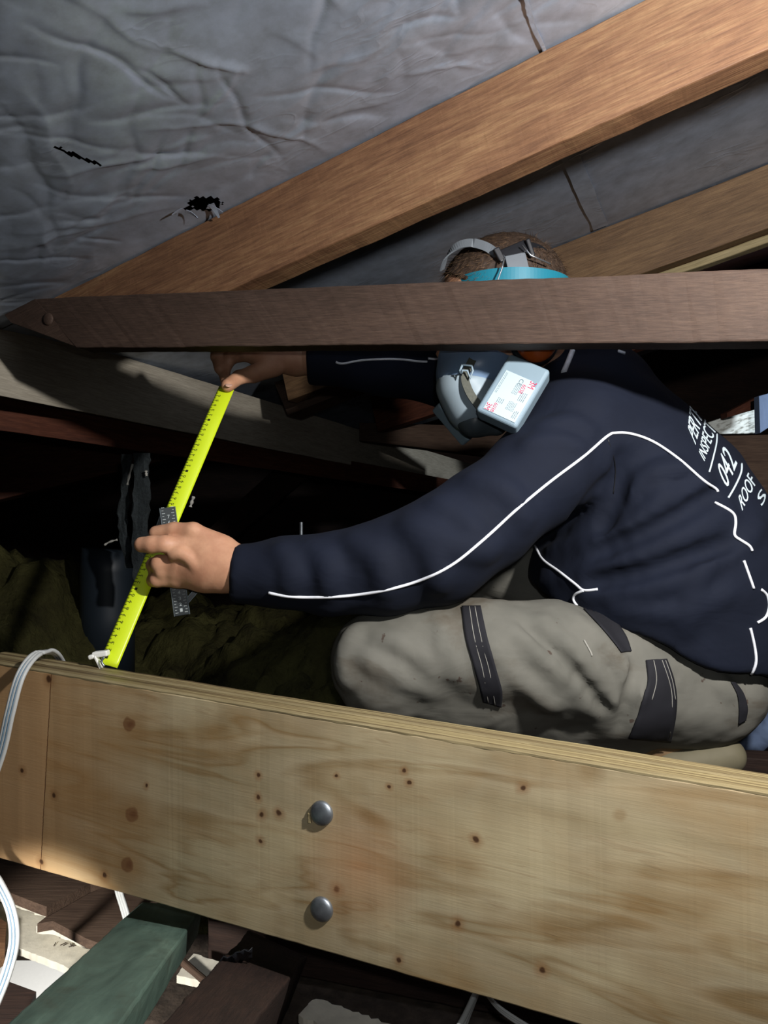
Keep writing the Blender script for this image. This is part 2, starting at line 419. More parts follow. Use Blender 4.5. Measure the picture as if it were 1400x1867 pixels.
# pale sawn arris batten fixed under second rafter
timber('batten', roof(-.2, .655, -.119), roof(-.2, .655, -.135), roof(1.2, .655, -.119), roof(1.2, .655, -.135), E*.03, M_sawn,
       'narrow pale sawn batten running under the second rafter at the right', 'batten', n=40)

# ================================================================== TIE BEAM (horizontal brown)
bx = lambda px, py: A(px, py, 0)
YL, YR = 1.245, .86
tY = lambda px: (lambda k: (YL - k*(-.475)*YL*0)/1)(0)
# plan line through (x=60, YL) and (x=1400, YR)
XL, XR = (60-700)/F*YL, (1400-700)/F*YR
sl = (YR-YL)/(XR-XL)
def tieY(px):
    u = (px-700)/F; return (YL-sl*XL)/(1-sl*u)
AT = lambda px, py: A(px, py, tieY(px))
tdir = Vector((1, sl, 0)).normalized(); tback = Vector((-tdir.y, tdir.x, 0))*.042
tie = timber('tie_beam', AT(62, 544), AT(140, 634), AT(1480, 486), AT(1480, 622), tback, M_tie,
             'horizontal brown hardwood beam crossing the picture in front of the man\'s face', 'beam', n=110)
# its left end tapers to the foil: the bevelled tail
tail = timber('tail', AT(8, 572), AT(22, 590), AT(63, 544), AT(141, 634), tback, M_tie, parent=tie, n=8)
def dome(name, c, nrm, r, h, mat, parent, seg=24, flat=.0):
    z = nrm.normalized(); x = z.orthogonal().normalized(); y = z.cross(x); v = [c+z*h]; f = []
    for i in range(1, 7):
        t = i/6*math.pi/2
        for k in range(seg): v.append(c+z*(h*math.cos(t)**.8 if i < 6 else 0)+(x*math.cos(2*math.pi*k/seg)+y*math.sin(2*math.pi*k/seg))*r*math.sin(t))
    for k in range(seg): f.append((0, 1+k, 1+(k+1) % seg))
    for i in range(5):
        for k in range(seg): f.append((1+i*seg+k, 1+(i+1)*seg+k, 1+(i+1)*seg+(k+1) % seg, 1+i*seg+(k+1) % seg))
    b = len(v)
    for k in range(seg): v.append(c-z*.004+(x*math.cos(2*math.pi*k/seg)+y*math.sin(2*math.pi*k/seg))*r)
    for k in range(seg): f.append((1+5*seg+k, b+k, b+(k+1) % seg, 1+5*seg+(k+1) % seg))
    return link(name, mesh(name, v, f), mat, parent, smooth=True)
dome('bolt_head', AT(88, 582), -tback, .0105, .004, M_tie, tie)

# ================================================================== GREY RECEDING BEAM AND FAR FRAMING
G0, G1 = 1.42, 3.0
gb = timber('hanging_beam', A(-90, 553, 1.30), A(-90, 703, 1.30), A(1050, 905, 5.2), A(1050, 929, 5.2), Vector((.01, .05, 0)), M_grey,
            'pale grey weathered beam running away behind the yellow tape measure', 'beam', n=80)
timber('ceiling_joist', A(-90, 700, 1.42), A(-90, 772, 1.42), A(850, 880, 3.2), A(850, 908, 3.2), Vector((.02, .06, 0)), M_oldred,
       'reddish brown timber along the underside of the pale grey beam', 'joist', n=60)
timber('far_rafter', A(500, 697, 1.95), A(525, 757, 1.95), A(700, 625, 1.9), A(690, 690, 1.9), Vector((.03, .08, 0)), M_brownb,
       'short slanting brown rafter behind the hand on top of the tape', 'rafter', n=30)
timber('far_plate', A(655, 770, 2.5), A(655, 803, 2.5), A(1050, 782, 2.5), A(1050, 850, 2.5), Vector((0, .08, 0)), M_brownb,
       'dim brown wall plate beyond the far end of the grey beam', 'plate', n=40)
timber('far_beam', A(-80, 800, 2.3), A(-80, 930, 2.3), A(330, 770, 2.6), A(330, 832, 2.6), Vector((0, .07, 0)), M_oldred,
       'dim dark red beam at the left behind the hanging felt strips', 'beam', n=40)
timber('far_strut', A(560, 800, 2.8), A(560, 870, 2.8), A(330, 1010, 2.4), A(330, 1060, 2.4), Vector((0, .07, 0)), M_dark,
       'black slanting strut in the darkness behind the near hand', 'strut', n=30)
# right-hand gap to the daylight
timber('eave_plate', A(1240, 795, 1.9), A(1240, 900, 1.9), A(1560, 790, 1.75), A(1560, 915, 1.75), Vector((0, .09, 0)), M_brownb,
       'dark brown plate at the right edge below the bright white timber', 'plate', n=30)
timber('whitewashed_rail', A(1285, 772, 2.25), A(1285, 792, 2.25), A(1376, 742, 2.25), A(1376, 790, 2.25), Vector((0, .05, 0)), M_wwash,
       'bright whitewashed timber rail in the daylight gap behind the man\'s back', 'rail', n=30)
timber('brown_wedge', A(1325, 752, 2.2), A(1325, 762, 2.2), A(1382, 722, 2.2), A(1382, 745, 2.2), Vector((0, .04, 0)), M_oldred,
       'small brown timber offcut above the whitewashed rail at the right edge', 'offcut', n=12)
timber('soffit_board', A(1384, 722, 2.1), A(1386, 790, 2.1), A(1460, 700, 2.1), A(1460, 740, 2.1), Vector((0, .03, 0)), M_denim,
       'pale blue board end catching daylight at the right edge', 'board', n=12)
# outer shell
def slab(name, p, q, label, mat, t):
    p = [Vector(x) for x in p]; v = p+[x+Vector(t) for x in p]
    o = link(name, mesh(name, v, [(0, 1, 2, 3), (7, 6, 5, 4), (0, 4, 5, 1), (1, 5, 6, 2), (2, 6, 7, 3), (3, 7, 4, 0)]), mat)
    return tag(o, label, q, kind='structure')
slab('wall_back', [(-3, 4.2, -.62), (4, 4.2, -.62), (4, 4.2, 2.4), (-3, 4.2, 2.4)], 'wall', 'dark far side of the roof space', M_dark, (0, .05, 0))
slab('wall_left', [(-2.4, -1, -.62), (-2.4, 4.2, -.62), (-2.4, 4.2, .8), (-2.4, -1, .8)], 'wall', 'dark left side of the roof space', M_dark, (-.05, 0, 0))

# ================================================================== ROUGH FLOOR OF THE ROOF SPACE AND ROOM BELOW
ZC = -.64
hx0, hx1, hy0, hy1 = -.80, -.33, .86, 1.075
for (x0, x1, y0, y1) in ((-2.4, 3.0, hy1, 4.2), (-2.4, 3.0, -.6, hy0), (-2.4, hx0, hy0, hy1), (hx1, 3.0, hy0, hy1)):
    o = prism('floor', [(x0, y0, ZC), (x1, y0, ZC), (x1, y1, ZC), (x0, y1, ZC)], ZC, .012, M_debris, world=True)
    tag(o, 'dusty top of the ceiling lining below the joists', 'floor', kind='structure')
o = prism('floor_room', [(-6, -2, -3), (6, -2, -3), (6, 9, -3), (-6, 9, -3)], -3, .05, M_wallroom, world=True)
tag(o, 'bright floor of the room seen through the opening', 'floor', kind='structure')

# ================================================================== PLYWOOD-FACED BEAM
lx = [A(0, 1212, .943), A(1400, 1450, .622)]
ld = (lx[1]-lx[0]); ldn = ld.normalized()
def lvl(px, top):                       # point on the front face line
    Pn = Vector((-ldn.y, ldn.x, 0)).normalized(); r = A(px, 1000, 1)
    nrm = Vector((ld.y, -ld.x, 0)); Y = nrm.dot(lx[0])/nrm.dot(Vector(((px-700)/F, 1, 0)))
    return Y
def LP(px, py): return A(px, py, lvl(px, 0))
lback = Vector((-ldn.y, ldn.x, 0)).normalized()*.060
if lback.y < 0: lback = -lback
lt0, lb0 = LP(-60, 1202), LP(-60, 1548)
lt1, lb1 = LP(1480, 1464), LP(1480, 1990)
fr = basis((lt0+lb1+lback)/2, lt1-lt0, lt0-lb0); fri = fr.inverted()
def loc(px, py): return fri @ LP(px, py)
m = MB('plywood_face', .55, 0, .35)
v = m.co()
sx = m.new('ShaderNodeSeparateXYZ'); m.L(v, sx.inputs[0])
warp = m.noise(m.co((2.2, 2.2, 6)), 1.6, 3, .5)
cath = m.noise(m.co((1.4, 1.4, 9)), 1.7, 3, .5, .9)
band = m.math('FRACT', m.math('MULTIPLY', cath, 5.0))
base = m.ramp(band, [(0.0, srgb(152, 137, 106)), (.55, srgb(166, 151, 121)), (.86, srgb(134, 112, 78)), (1.0, srgb(152, 137, 106))])
blot = m.noise(m.co((4, 4, 9)), 2.0, 5, .6, .4)
base = m.mix(m.ramp(blot, [(.4, 0.0), (.75, .55)]), base, srgb(152, 120, 76))
base = m.mix(m.ramp(m.noise(m.co((3, 3, 5)), 2.1, 3, .5, .2), [(.45, 0.0), (.7, .6)]), base, srgb(200, 186, 150))
fine = m.noise(m.co((14, 14, 380)), 1.5, 3, .6)
base = m.mix(.18, base, m.ramp(fine, [(.3, .80), (.6, 1.0)]), 'MULTIPLY')
# tight curly streaks
stk = m.ramp(m.noise(m.co((9, 9, 70)), 1.6, 4, .6, 1.0), [(.56, 0.0), (.70, .35)])
stm = m.ramp(m.noise(m.co((2.5, 2.5, 4)), 2.6, 2, .5), [(.45, 0.0), (.6, 1.0)])
base = m.mix(m.math('MULTIPLY', stk, stm), base, srgb(126, 92, 56))
# orange tint on the left veneer and left end
xl = loc(85, 1400).x
tl = m.new('ShaderNodeMapRange'); tl.inputs['From Min'].default_value = xl+.20; tl.inputs['From Max'].default_value = xl+.02; m.L(sx.outputs[0], tl.inputs[0])
base = m.mix(m.math('MULTIPLY', tl.outputs[0], .55), base, srgb(188, 142, 92))
ll = m.new('ShaderNodeMath', operation='LESS_THAN'); m.L(sx.outputs[0], ll.inputs[0])
s0, s1 = loc(93, 1235), loc(75, 1575)
k_ = (s1.x-s0.x)/(s1.z-s0.z)
jag = m.math('MULTIPLY', m.math('SUBTRACT', m.noise(m.co((30, 30, 160)), 2, 2), .5), .0018)
sd = m.math('SUBTRACT', m.math('SUBTRACT', sx.outputs[0], m.math('ADD', m.math('MULTIPLY', m.math('SUBTRACT', sx.outputs[2], s0.z), k_), s0.x)), jag)
m.L(sd, ll.inputs[0]); ll.inputs[1].default_value = 0
base = m.mix(m.math('MULTIPLY', ll.outputs[0], .6), base, srgb(196, 156, 112))
sl_ = m.math('LESS_THAN', m.math('ABSOLUTE', sd), .0007)
base = m.mix(m.math('MULTIPLY', sl_, .85), base, srgb(84, 48, 26))
# knots, plugs and nail holes in the veneer, in the beam's own coordinates
front = m.math('LESS_THAN', sx.outputs[1], -.02)
wv = m.new('ShaderNodeVectorMath', operation='ADD'); nz = m.new('ShaderNodeTexNoise'); nz.inputs['Scale'].default_value = 55; m.L(v, nz.inputs['Vector'])
off = m.new('ShaderNodeVectorMath', operation='MULTIPLY_ADD'); m.L(nz.outputs['Color'], off.inputs[0]); off.inputs[1].default_value = (.008, 0, .008); off.inputs[2].default_value = (-.004, 0, -.004)
m.L(v, wv.inputs[0]); m.L(off.outputs[0], wv.inputs[1])
def spot(px, py, rpx, colr, soft=.25, strength=.9, dark=True, wp=True):
    global base
    c = loc(px, py); r = rpx/F*lvl(px, 0)
    d = m.new('ShaderNodeVectorMath', operation='DISTANCE'); m.L(wv.outputs[0] if wp else v, d.inputs[0])
    cc = (c.x, c.y, c.z); d.inputs[1].default_value = cc
    mr = m.new('ShaderNodeMapRange'); mr.inputs['From Min'].default_value = r*(1+soft); mr.inputs['From Max'].default_value = r*(1-soft)
    mr.inputs['To Max'].default_value = strength; m.L(d.outputs['Value'], mr.inputs[0])
    base = m.mix(mr.outputs[0], base, colr)
KB = srgb(120, 84, 54); KD = srgb(60, 34, 18)
for (x, y, r) in ((235, 1320, 13), (240, 1485, 15), (232, 1577, 13)):
    spot(x+6, y+3, r*2.0, srgb(150, 116, 74), .6, .5); spot(x, y, r, KB, .12, .85); spot(x+3, y, r*.45, srgb(100, 62, 38), .5, .6)
for (x, y, r) in ((469, 1415, 5), (469, 1454, 5), (476, 1486, 6), (509, 1484, 6), (475, 1532, 5), (190, 1598, 6), (98, 1450, 6), (90, 1238, 8), (75, 1572, 6), (42, 1405, 5),
                  (612, 1619, 8), (868, 1532, 7), (953, 1434, 7), (988, 1769, 8), (836, 1686, 8), (727, 1750, 6), (745, 1427, 5), (736, 1404, 5), (614, 1414, 4), (710, 1434, 4), (1130, 1486, 11), (265, 1433, 4)):
    if r < 10: spot(x, y, r*1.7, srgb(132, 88, 48), .5, .5); spot(x, y, r*.75, KD, .3, .9)
    else: spot(x, y, r, srgb(128, 100, 62), .4, .4)
spot(650, 1580, 70, srgb(196, 138, 94), .9, .45, wp=False)
spot(330, 1225, 14, srgb(80, 66, 44), .6, .6); spot(1075, 1400, 22, srgb(120, 94, 56), .5, .5)
# laminations on the top edge
lam = m.noise(m.co((2, 300, 2)), 1.0, 2, .5)
lamc = m.ramp(lam, [(.36, srgb(84, 70, 48)), (.5, srgb(120, 105, 74)), (.64, srgb(152, 138, 100))])
ge = m.new('ShaderNodeNewGeometry'); vt = m.new('ShaderNodeVectorTransform'); vt.vector_type = 'NORMAL'; vt.convert_from = 'WORLD'; vt.convert_to = 'OBJECT'
m.L(ge.outputs['True Normal'], vt.inputs[0]); sn = m.new('ShaderNodeSeparateXYZ'); m.L(vt.outputs[0], sn.inputs[0])
base = m.mix(m.math('GREATER_THAN', m.math('ABSOLUTE', sn.outputs[2]), .6), base, lamc)
m.color(base)
m.bump(m.math('ADD', m.math('ADD', fine, m.math('MULTIPLY', stk, .8)), m.math('MULTIPLY', sl_, -3.0)), .16, .001)
M_ply = m.m
lv = timber('plywood_beam', lt0, lb0, lt1, lb1, lback, M_ply, 'long pale plywood-faced beam across the lower picture with two round bolt heads', 'beam', wob=.0006, n=160, r=.0015)
ln = -lback.normalized()
def lam_strip(t0, t1, dz, name):          # a proud lamination line on the top edge
    o_ = Vector((0, 0, dz))
    p0 = lt0+lback*t0+o_; p1 = lt1+lback*t0+o_
    return timber(name, p0, p0-Vector((0, 0, .003)), p1, p1-Vector((0, 0, .003)), lback*(t1-t0), M_sawn, parent=lv, wob=.0006, n=160, r=.0006)
lam_strip(.0, .13, .0016, 'front_lamination'); lam_strip(.50, .60, .0012, 'middle_lamination')
for (x, y) in ((587, 1482), (587, 1657)):
    b = dome('bolt_head', LP(x, y)+ln*.001, ln, 22.5/F*lvl(x, 0), .0052, M_galv, lv, 32)
chip = link('wood_chip', rbox('wood_chip', basis(LP(566, 1490)+ln*.002, Vector((0, 0, 1)), ln), .011, .004, .003, .001), M_sawn, lv)

# ================================================================== THINGS BELOW THE PLYWOOD BEAM
gl0, gl1 = A(257, 1644, .97), A(-60, 1931, .48)
gr0, gr1 = A(369, 1654, .97), A(172, 1938, .48)
dn = (gl1-gl0).cross(gr0-gl0).normalized(); dn = dn if dn.z < 0 else -dn
timber('treated_joist', gl0, gr0, gl1, gr1, dn*.034, M_green, 'green treated pine joist running under the plywood beam towards the camera', 'joist', n=60)
hl0, hl1 = A(452, 1698, .98), A(270, 1890, .55)
hr0, hr1 = A(560, 1742, .98), A(452, 1880, .55)
dn = (hl1-hl0).cross(hr0-hl0).normalized(); dn = dn if dn.z < 0 else -dn
dj = timber('old_joist', hl0, hr0, hl1, hr1, dn*.09, M_dark, 'dusty dark brown joist to the right of the green joist', 'joist', n=60, wob=.002)
timber('ceiling_joist', AZ(380, 1640, -.56), AZ(380, 1660, -.56), AZ(1500, 1900, -.56)+Vector((.3, 0, 0)), AZ(1500, 1940, -.56)+Vector((.3, 0, 0)), Vector((0, 0, -.07)), M_dark,
       'dark dusty joist lying just behind the bottom of the plywood beam', 'joist', n=50, wob=.002)
prism('floor_board', [(-80, 1530), (190, 1600), (165, 1609), (85, 1653), (60, 1644), (-80, 1588)], -.53, .014, M_brownb, 'grey brown dusty board under the left end of the plywood beam', 'board')
pb = prism('plaster_piece', [(-80, 1560), (200, 1600), (170, 1606), (88, 1662), (60, 1652), (-80, 1602)], -.562, .010, M_plaster, 'broken plaster edge under the grey brown board', 'plaster', jag=.0018)
prism('wood_noggin', [(150, 1612), (166, 1603), (205, 1612), (290, 1640), (240, 1740), (157, 1711), (96, 1679), (68, 1684), (132, 1633)], -.545, .012, M_brownb, 'cracked brown block of wood left of the green joist', 'block')
prism('plaster_piece', [(130, 1633), (180, 1640), (250, 1735), (158, 1717), (98, 1690), (66, 1688), (100, 1664)], -.572, .010, M_plaster, 'broken plaster edge under the cracked brown block', 'plaster', jag=.0018)
cp = prism('lining_board', [(-120, 1560), (60, 1620), (200, 1660), (260, 1700), (150, 1778), (110, 1757), (36, 1729), (-120, 1680)], -.60, .010, M_plaster, 'cream ceiling board with debris beside the bright opening', 'board', jag=.0006)
prism('trimmer_board', [(-90, 1745), (6, 1786), (66, 1808), (20, 1900), (-90, 1900)], -.60, .035, M_dark, 'dark board in the bottom left corner below the bright opening', 'board')
prism('timber_offcut', [(-60, 1650), (0, 1674), (12, 1682), (8, 1740), (-6, 1750), (-60, 1740)], -.584, .014, M_rafter, 'orange brown timber offcut at the left edge behind the hanging cable', 'offcut')
prism('plaster_piece', [(322, 1778), (352, 1738), (420, 1760), (388, 1792)], -.60, .01, M_plaster, 'bright plaster strip between the green joist and the dark joist', 'plaster', jag=.001)
prism('plaster_piece', [(545, 1852), (568, 1822), (590, 1824), (712, 1868), (720, 1890), (620, 1880)], -.60, .01, M_plaster, 'bright plaster strip at the bottom edge right of the dark joist', 'plaster', jag=.002)
timber('lath', AZ(330, 1752, -.592), AZ(338, 1746, -.592), AZ(380, 1795, -.592), AZ(390, 1790, -.592), Vector((0, 0, -.008)), M_brownb, 'thin brown lath across the bright plaster strip by the green joist', 'lath', n=8)
# torn black sheet scrap on the dark joist
sv = []; 
for i in range(9):
    for j in range(5):
        p = A(400+i*7.5, 1775-i*2.5+j*5-8*abs(math.sin(i*1.7)), .80+.004*j); sv.append(p+Vector((0, 0, .012+.006*noise.noise(Vector((i*.9, j*.8, 2))))))
sc_ = link('plastic_scrap', mesh('plastic_scrap', sv, [(i*5+j, i*5+j+1, (i+1)*5+j+1, (i+1)*5+j) for i in range(8) for j in range(4)]), M_black, smooth=True)
md = sc_.modifiers.new('s', 'SOLIDIFY'); md.thickness = .001; tag(sc_, 'torn black plastic scrap lying on the dusty dark joist', 'scrap')

# ================================================================== INSULATION
def wool(name, x0, x1, y0, y1, base_, amp, label, nx=150, ny=110, fn=None):
    V = []
    for i in range(nx+1):
        for j in range(ny+1):
            x = x0+(x1-x0)*i/nx; y = y0+(y1-y0)*j/ny
            h = 0; a_ = 1; s = 3.2
            for o_ in range(5):
                h += a_*abs(noise.noise(Vector((x*s, y*s, o_*7.7))))*1.1; a_ *= .55; s *= 2.1
            z = base_+amp*h+(fn(x, y) if fn else 0)
            ed = min(1, min(i, nx-i, j, ny-j)/6.0)
            V.append((x+.02*noise.noise(Vector((x*9, y*9, 1))), y, ZC*(1-ed)+z*ed if ed < 1 else z))
    me = mesh(name, V, [(i*(ny+1)+j, (i+1)*(ny+1)+j, (i+1)*(ny+1)+j+1, i*(ny+1)+j+1) for i in range(nx) for j in range(ny)])
    o = link(name, me, M_wool, smooth=True); tag(o, label, 'insulation', kind='stuff'); return o
def hump(cx, cy, sx_, sy_, h): return lambda x, y: h*math.exp(-((x-cx)/sx_)**2-((y-cy)/sy_)**2)
hA = hump(-1.02, 1.6, .26, .4, .26); hB = hump(0.05, 1.7, .5, .35, .10); hC = hump(-.52, 1.55, .16, .3, -.22)
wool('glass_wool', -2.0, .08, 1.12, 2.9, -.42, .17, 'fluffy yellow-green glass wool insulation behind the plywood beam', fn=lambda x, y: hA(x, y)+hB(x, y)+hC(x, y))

# ================================================================== SMALL HANGING THINGS, DUCT
def strip(name, pts, wpx, Y, mat, thick, label, cat, jag=.0025):
    v = []; P = spline([(x, y, 0) for x, y in pts], 8)
    for i, p in enumerate(P):
        for s in (-1, -.33, .33, 1):
            q = A(p.x+s*wpx/2, p.y, Y+.01*noise.noise(Vector((p.y*.02, s, 3)))); v.append(q+Vector((random.uniform(-jag, jag) if abs(s) == 1 else 0, 0, 0)))
    me = mesh(name, v, [(i*4+j, (i+1)*4+j, (i+1)*4+j+1, i*4+j+1) for i in range(len(P)-1) for j in range(3)])
    o = link(name, me, mat); md = o.modifiers.new('s', 'SOLIDIFY'); md.thickness = thick; tag(o, label, cat); return o
strip('felt_strip', [(258, 826), (257, 900), (255, 980), (258, 1058)], 29, 1.50, M_felt, .006, 'wider dark felt strip hanging left of the tape measure', 'felt strip')
strip('felt_strip', [(230, 828), (228, 900), (224, 960), (238, 1036)], 16, 1.53, M_felt, .004, 'narrow ragged felt strip hanging left of the wider one', 'felt strip')
def blobflake(name, pts, Y, r, label):
    me = tube_mesh(name, spline([A(x, y, Y) for x, y in pts], 5), r, 6, lambda t: .5+.8*abs(math.sin(t*7+.6)))
    o = link(name, me, M_fleck, smooth=True); tag(o, label, 'fluff'); return o
blobflake('fluff', [(353, 905), (350, 914), (347, 924)], 1.35, .0028, 'pale wisp of fluff hanging just right of the tape measure')
blobflake('fluff', [(242, 846), (236, 866), (232, 884)], 1.49, .0022, 'pale wisp of fluff caught between the two felt strips')
blobflake('fluff', [(266, 858), (267, 868)], 1.485, .0028, 'small white speck on the edge of the wider felt strip')
blobflake('fluff', [(190, 994), (200, 988), (214, 984)], 1.5, .002, 'thin pale cobweb wisp above the dark duct')
me = tube_mesh('duct', [A(196, 1230, 1.75), A(196, 1120, 1.75), A(196, 1040, 1.75), A(200, 1002, 1.75)], .062, 28)
o = link('duct', me, M_pipe_d, smooth=True); tag(o, 'dark blue-black round duct standing in the insulation left of the tape', 'duct')
me = tube_mesh('rod', [A(549, 990, 1.7), A(549, 952, 1.7)], .004, 8); o = link('rod', me, M_galv); tag(o, 'short dull metal rod sticking up behind the near sleeve', 'rod')

# ================================================================== SDF MODELLING
class SDF:
    def __init__(s, lo, hi, h):
        s.lo = np.array(lo, np.float32); s.h = h
        s.n = (np.ceil((np.array(hi)-s.lo)/h)+1).astype(int); s.d = np.full(s.n, 1.0, np.float32)
    def _sub(s, lo, hi):
        a = np.clip(np.floor((np.array(lo)-s.lo)/s.h).astype(int), 0, s.n); b = np.clip(np.ceil((np.array(hi)-s.lo)/s.h).astype(int)+1, 0, s.n)
        if (b <= a).any(): return None
        g = [s.lo[i]+s.h*np.arange(a[i], b[i], dtype=np.float32) for i in range(3)]
        X, Y, Z = np.meshgrid(*g, indexing='ij'); return (slice(a[0], b[0]), slice(a[1], b[1]), slice(a[2], b[2])), X, Y, Z
    def op(s, sl_, d, k, mode='u'):
        c = s.d[sl_]
        if mode == 'u':
            h = np.clip(.5+.5*(c-d)/k, 0, 1); s.d[sl_] = c*(1-h)+d*h-k*h*(1-h)
        else:                       # smooth subtraction
            d = -d; h = np.clip(.5-.5*(c-d)/k, 0, 1); s.d[sl_] = c*(1-h)+d*h+k*h*(1-h)
    def cap(s, a, b, ra, rb, k=.01, mode='u', sq=None):
        """tapered capsule; sq = (axis vector, factor): radius along that axis is multiplied by factor"""
        a = np.array(a, np.float32); b = np.array(b, np.float32); R = max(ra, rb)*max(1, sq[1] if sq else 1)+k*2+.02
        q = s._sub(np.minimum(a, b)-R, np.maximum(a, b)+R)
        if q is None: return
        sl_, X, Y, Z = q; ab = b-a; L2 = max(float(ab@ab), 1e-9)
        px, py, pz = X-a[0], Y-a[1], Z-a[2]
        h = np.clip((px*ab[0]+py*ab[1]+pz*ab[2])/L2, 0, 1)
        dx, dy, dz = px-h*ab[0], py-h*ab[1], pz-h*ab[2]
        if sq:
            ax = np.array(sq[0], np.float32); ax /= np.linalg.norm(ax); c = (dx*ax[0]+dy*ax[1]+dz*ax[2]); g = c*(1/sq[1]-1)
            dx, dy, dz = dx+ax[0]*g, dy+ax[1]*g, dz+ax[2]*g
        d = np.sqrt(dx*dx+dy*dy+dz*dz)-(ra+(rb-ra)*h)
        s.op(sl_, d.astype(np.float32), k, mode)
    def chain(s, pts, k=.01, sq=None, mode='u'):
        for (p, r), (q, r2) in zip(pts[:-1], pts[1:]): s.cap(p, q, r, r2, k, mode, sq)
    def ell(s, c, axes, rad, k=.01, mode='u'):
        c = np.array(c, np.float32); Rm = max(rad)+2*k+.02
        q = s._sub(c-Rm, c+Rm)
        if q is None: return
        sl_, X, Y, Z = q; P = np.stack([X-c[0], Y-c[1], Z-c[2]], -1)
        M = np.array([list(Vector(a).normalized()) for a in axes], np.float32); L = P@M.T/np.array(rad, np.float32)
        k0 = np.sqrt((L*L).sum(-1)); k1 = np.sqrt(((L/np.array(rad, np.float32))**2).sum(-1))+1e-6
        s.op(sl_, (k0*(k0-1)/k1).astype(np.float32), k, mode)
    def cut(s, p, nrm, k=.004):     # keep the side opposite to nrm
        g = [s.lo[i]+s.h*np.arange(s.n[i], dtype=np.float32) for i in range(3)]
        nrm = Vector(nrm).normalized()
        d = ((g[0]-p[0])*nrm[0])[:, None, None]+((g[1]-p[1])*nrm[1])[None, :, None]+((g[2]-p[2])*nrm[2])[None, None, :]
        s.d = np.maximum(s.d, d.astype(np.float32))
    def mesh(s, name, disp=None):
        d = s.d; neg = d < 0; n = s.n
        c = np.zeros((n[0]-1, n[1]-1, n[2]-1), np.int8)
        for i in (0, 1):
            for j in (0, 1):
                for k in (0, 1): c += neg[i:n[0]-1+i, j:n[1]-1+j, k:n[2]-1+k]
        act = (c > 0) & (c < 8); idx = np.full(act.shape, -1, np.int64); I = np.argwhere(act); idx[act] = np.arange(len(I))
        acc = np.zeros((len(I), 3)); cnt = np.zeros(len(I))
        cor = [(i, j, k) for i in (0, 1) for j in (0, 1) for k in (0, 1)]
        for a in cor:
            for ax in range(3):
                if a[ax] == 1: continue
                b = list(a); b[ax] = 1
                da = d[I[:, 0]+a[0], I[:, 1]+a[1], I[:, 2]+a[2]]; db = d[I[:, 0]+b[0], I[:, 1]+b[1], I[:, 2]+b[2]]
                m_ = (da < 0) != (db < 0); t = np.where(m_, da/(da-db+1e-12), 0)
                p = np.array(a, float)[None, :]+np.zeros((len(I), 3)); p[:, ax] += t
                acc += p*m_[:, None]; cnt += m_
        V = s.lo+s.h*(I+acc/cnt[:, None])
        Q = []
        for ax in range(3):
            sl0 = [slice(1, n[q]-1) for q in range(3)]; sl0[ax] = slice(0, n[ax]-1); sl1 = list(sl0); sl1[ax] = slice(1, n[ax])
            A0 = neg[tuple(sl0)]; A1 = neg[tuple(sl1)]; E_ = np.argwhere(A0 != A1)
            base_ = E_+np.array([0 if q == ax else 1 for q in range(3)]); fl_ = A0[tuple(E_.T)]
            u, v = [(1, 2), (2, 0), (0, 1)][ax]
            qs = []
            for (du, dv) in ((1, 1), (0, 1), (0, 0), (1, 0)):
                w_ = base_.copy(); w_[:, u] -= du; w_[:, v] -= dv; qs.append(idx[w_[:, 0], w_[:, 1], w_[:, 2]])
            q4 = np.stack(qs, 1); q4 = np.where(fl_[:, None], q4, q4[:, ::-1]); Q.append(q4)
        Q = np.concatenate(Q); Q = Q[(Q >= 0).all(1)]
        # light relaxation
        for _ in range(2):
            S = np.zeros_like(V); C = np.zeros(len(V))
            for a, b in ((0, 1), (1, 2), (2, 3), (3, 0)):
                np.add.at(S, Q[:, a], V[Q[:, b]]); np.add.at(C, Q[:, a], 1); np.add.at(S, Q[:, b], V[Q[:, a]]); np.add.at(C, Q[:, b], 1)
            V = V*.5+.5*S/np.maximum(C, 1)[:, None]
        me = bpy.data.meshes.new(name); me.vertices.add(len(V)); me.loops.add(len(Q)*4); me.polygons.add(len(Q))
        me.vertices.foreach_set('co', V.astype(np.float32).ravel()); me.loops.foreach_set('vertex_index', Q.astype(np.int32).ravel())
        me.polygons.foreach_set('loop_start', np.arange(0, len(Q)*4, 4, dtype=np.int32)); me.update(calc_edges=True); me.validate()
        if disp:
            me.update(); nr = np.empty(len(V)*3, np.float32); me.vertices.foreach_get('normal', nr); nr = nr.reshape(-1, 3)
            o = np.array([disp(Vector(p)) for p in V.tolist()])
            V = V+nr*o[:, None]; me.vertices.foreach_set('co', V.astype(np.float32).ravel()); me.update()
        return me
def bounds(pts, pad):
    P = np.array([list(p) for p in pts]); return P.min(0)-pad, P.max(0)+pad
def bvh_of(me):
    bm = bmesh.new(); bm.from_mesh(me); t = BVHTree.FromBMesh(bm); bm.free(); return t
def hit(tree, px, py):
    d = A(px, py, 1).normalized(); r = tree.ray_cast(Vector((0, 0, 0)), d)
    return (r[0], r[1]) if r[0] is not None else (None, None)

# ================================================================== THE MAN
man = empty('person', A(1200, 1380, 1.15), 'person in navy shirt, grey trousers and respirator kneeling behind the beams, holding a yellow tape', 'person')
# ---- torso / arms joints
SHN = A(1075, 800, 1.07); ELN = A(800, 1004, 1.0); WRN = A(430, 1043, .99)
SHF = A(1075, 715, 1.38); WRF = A(560, 652, 1.28)

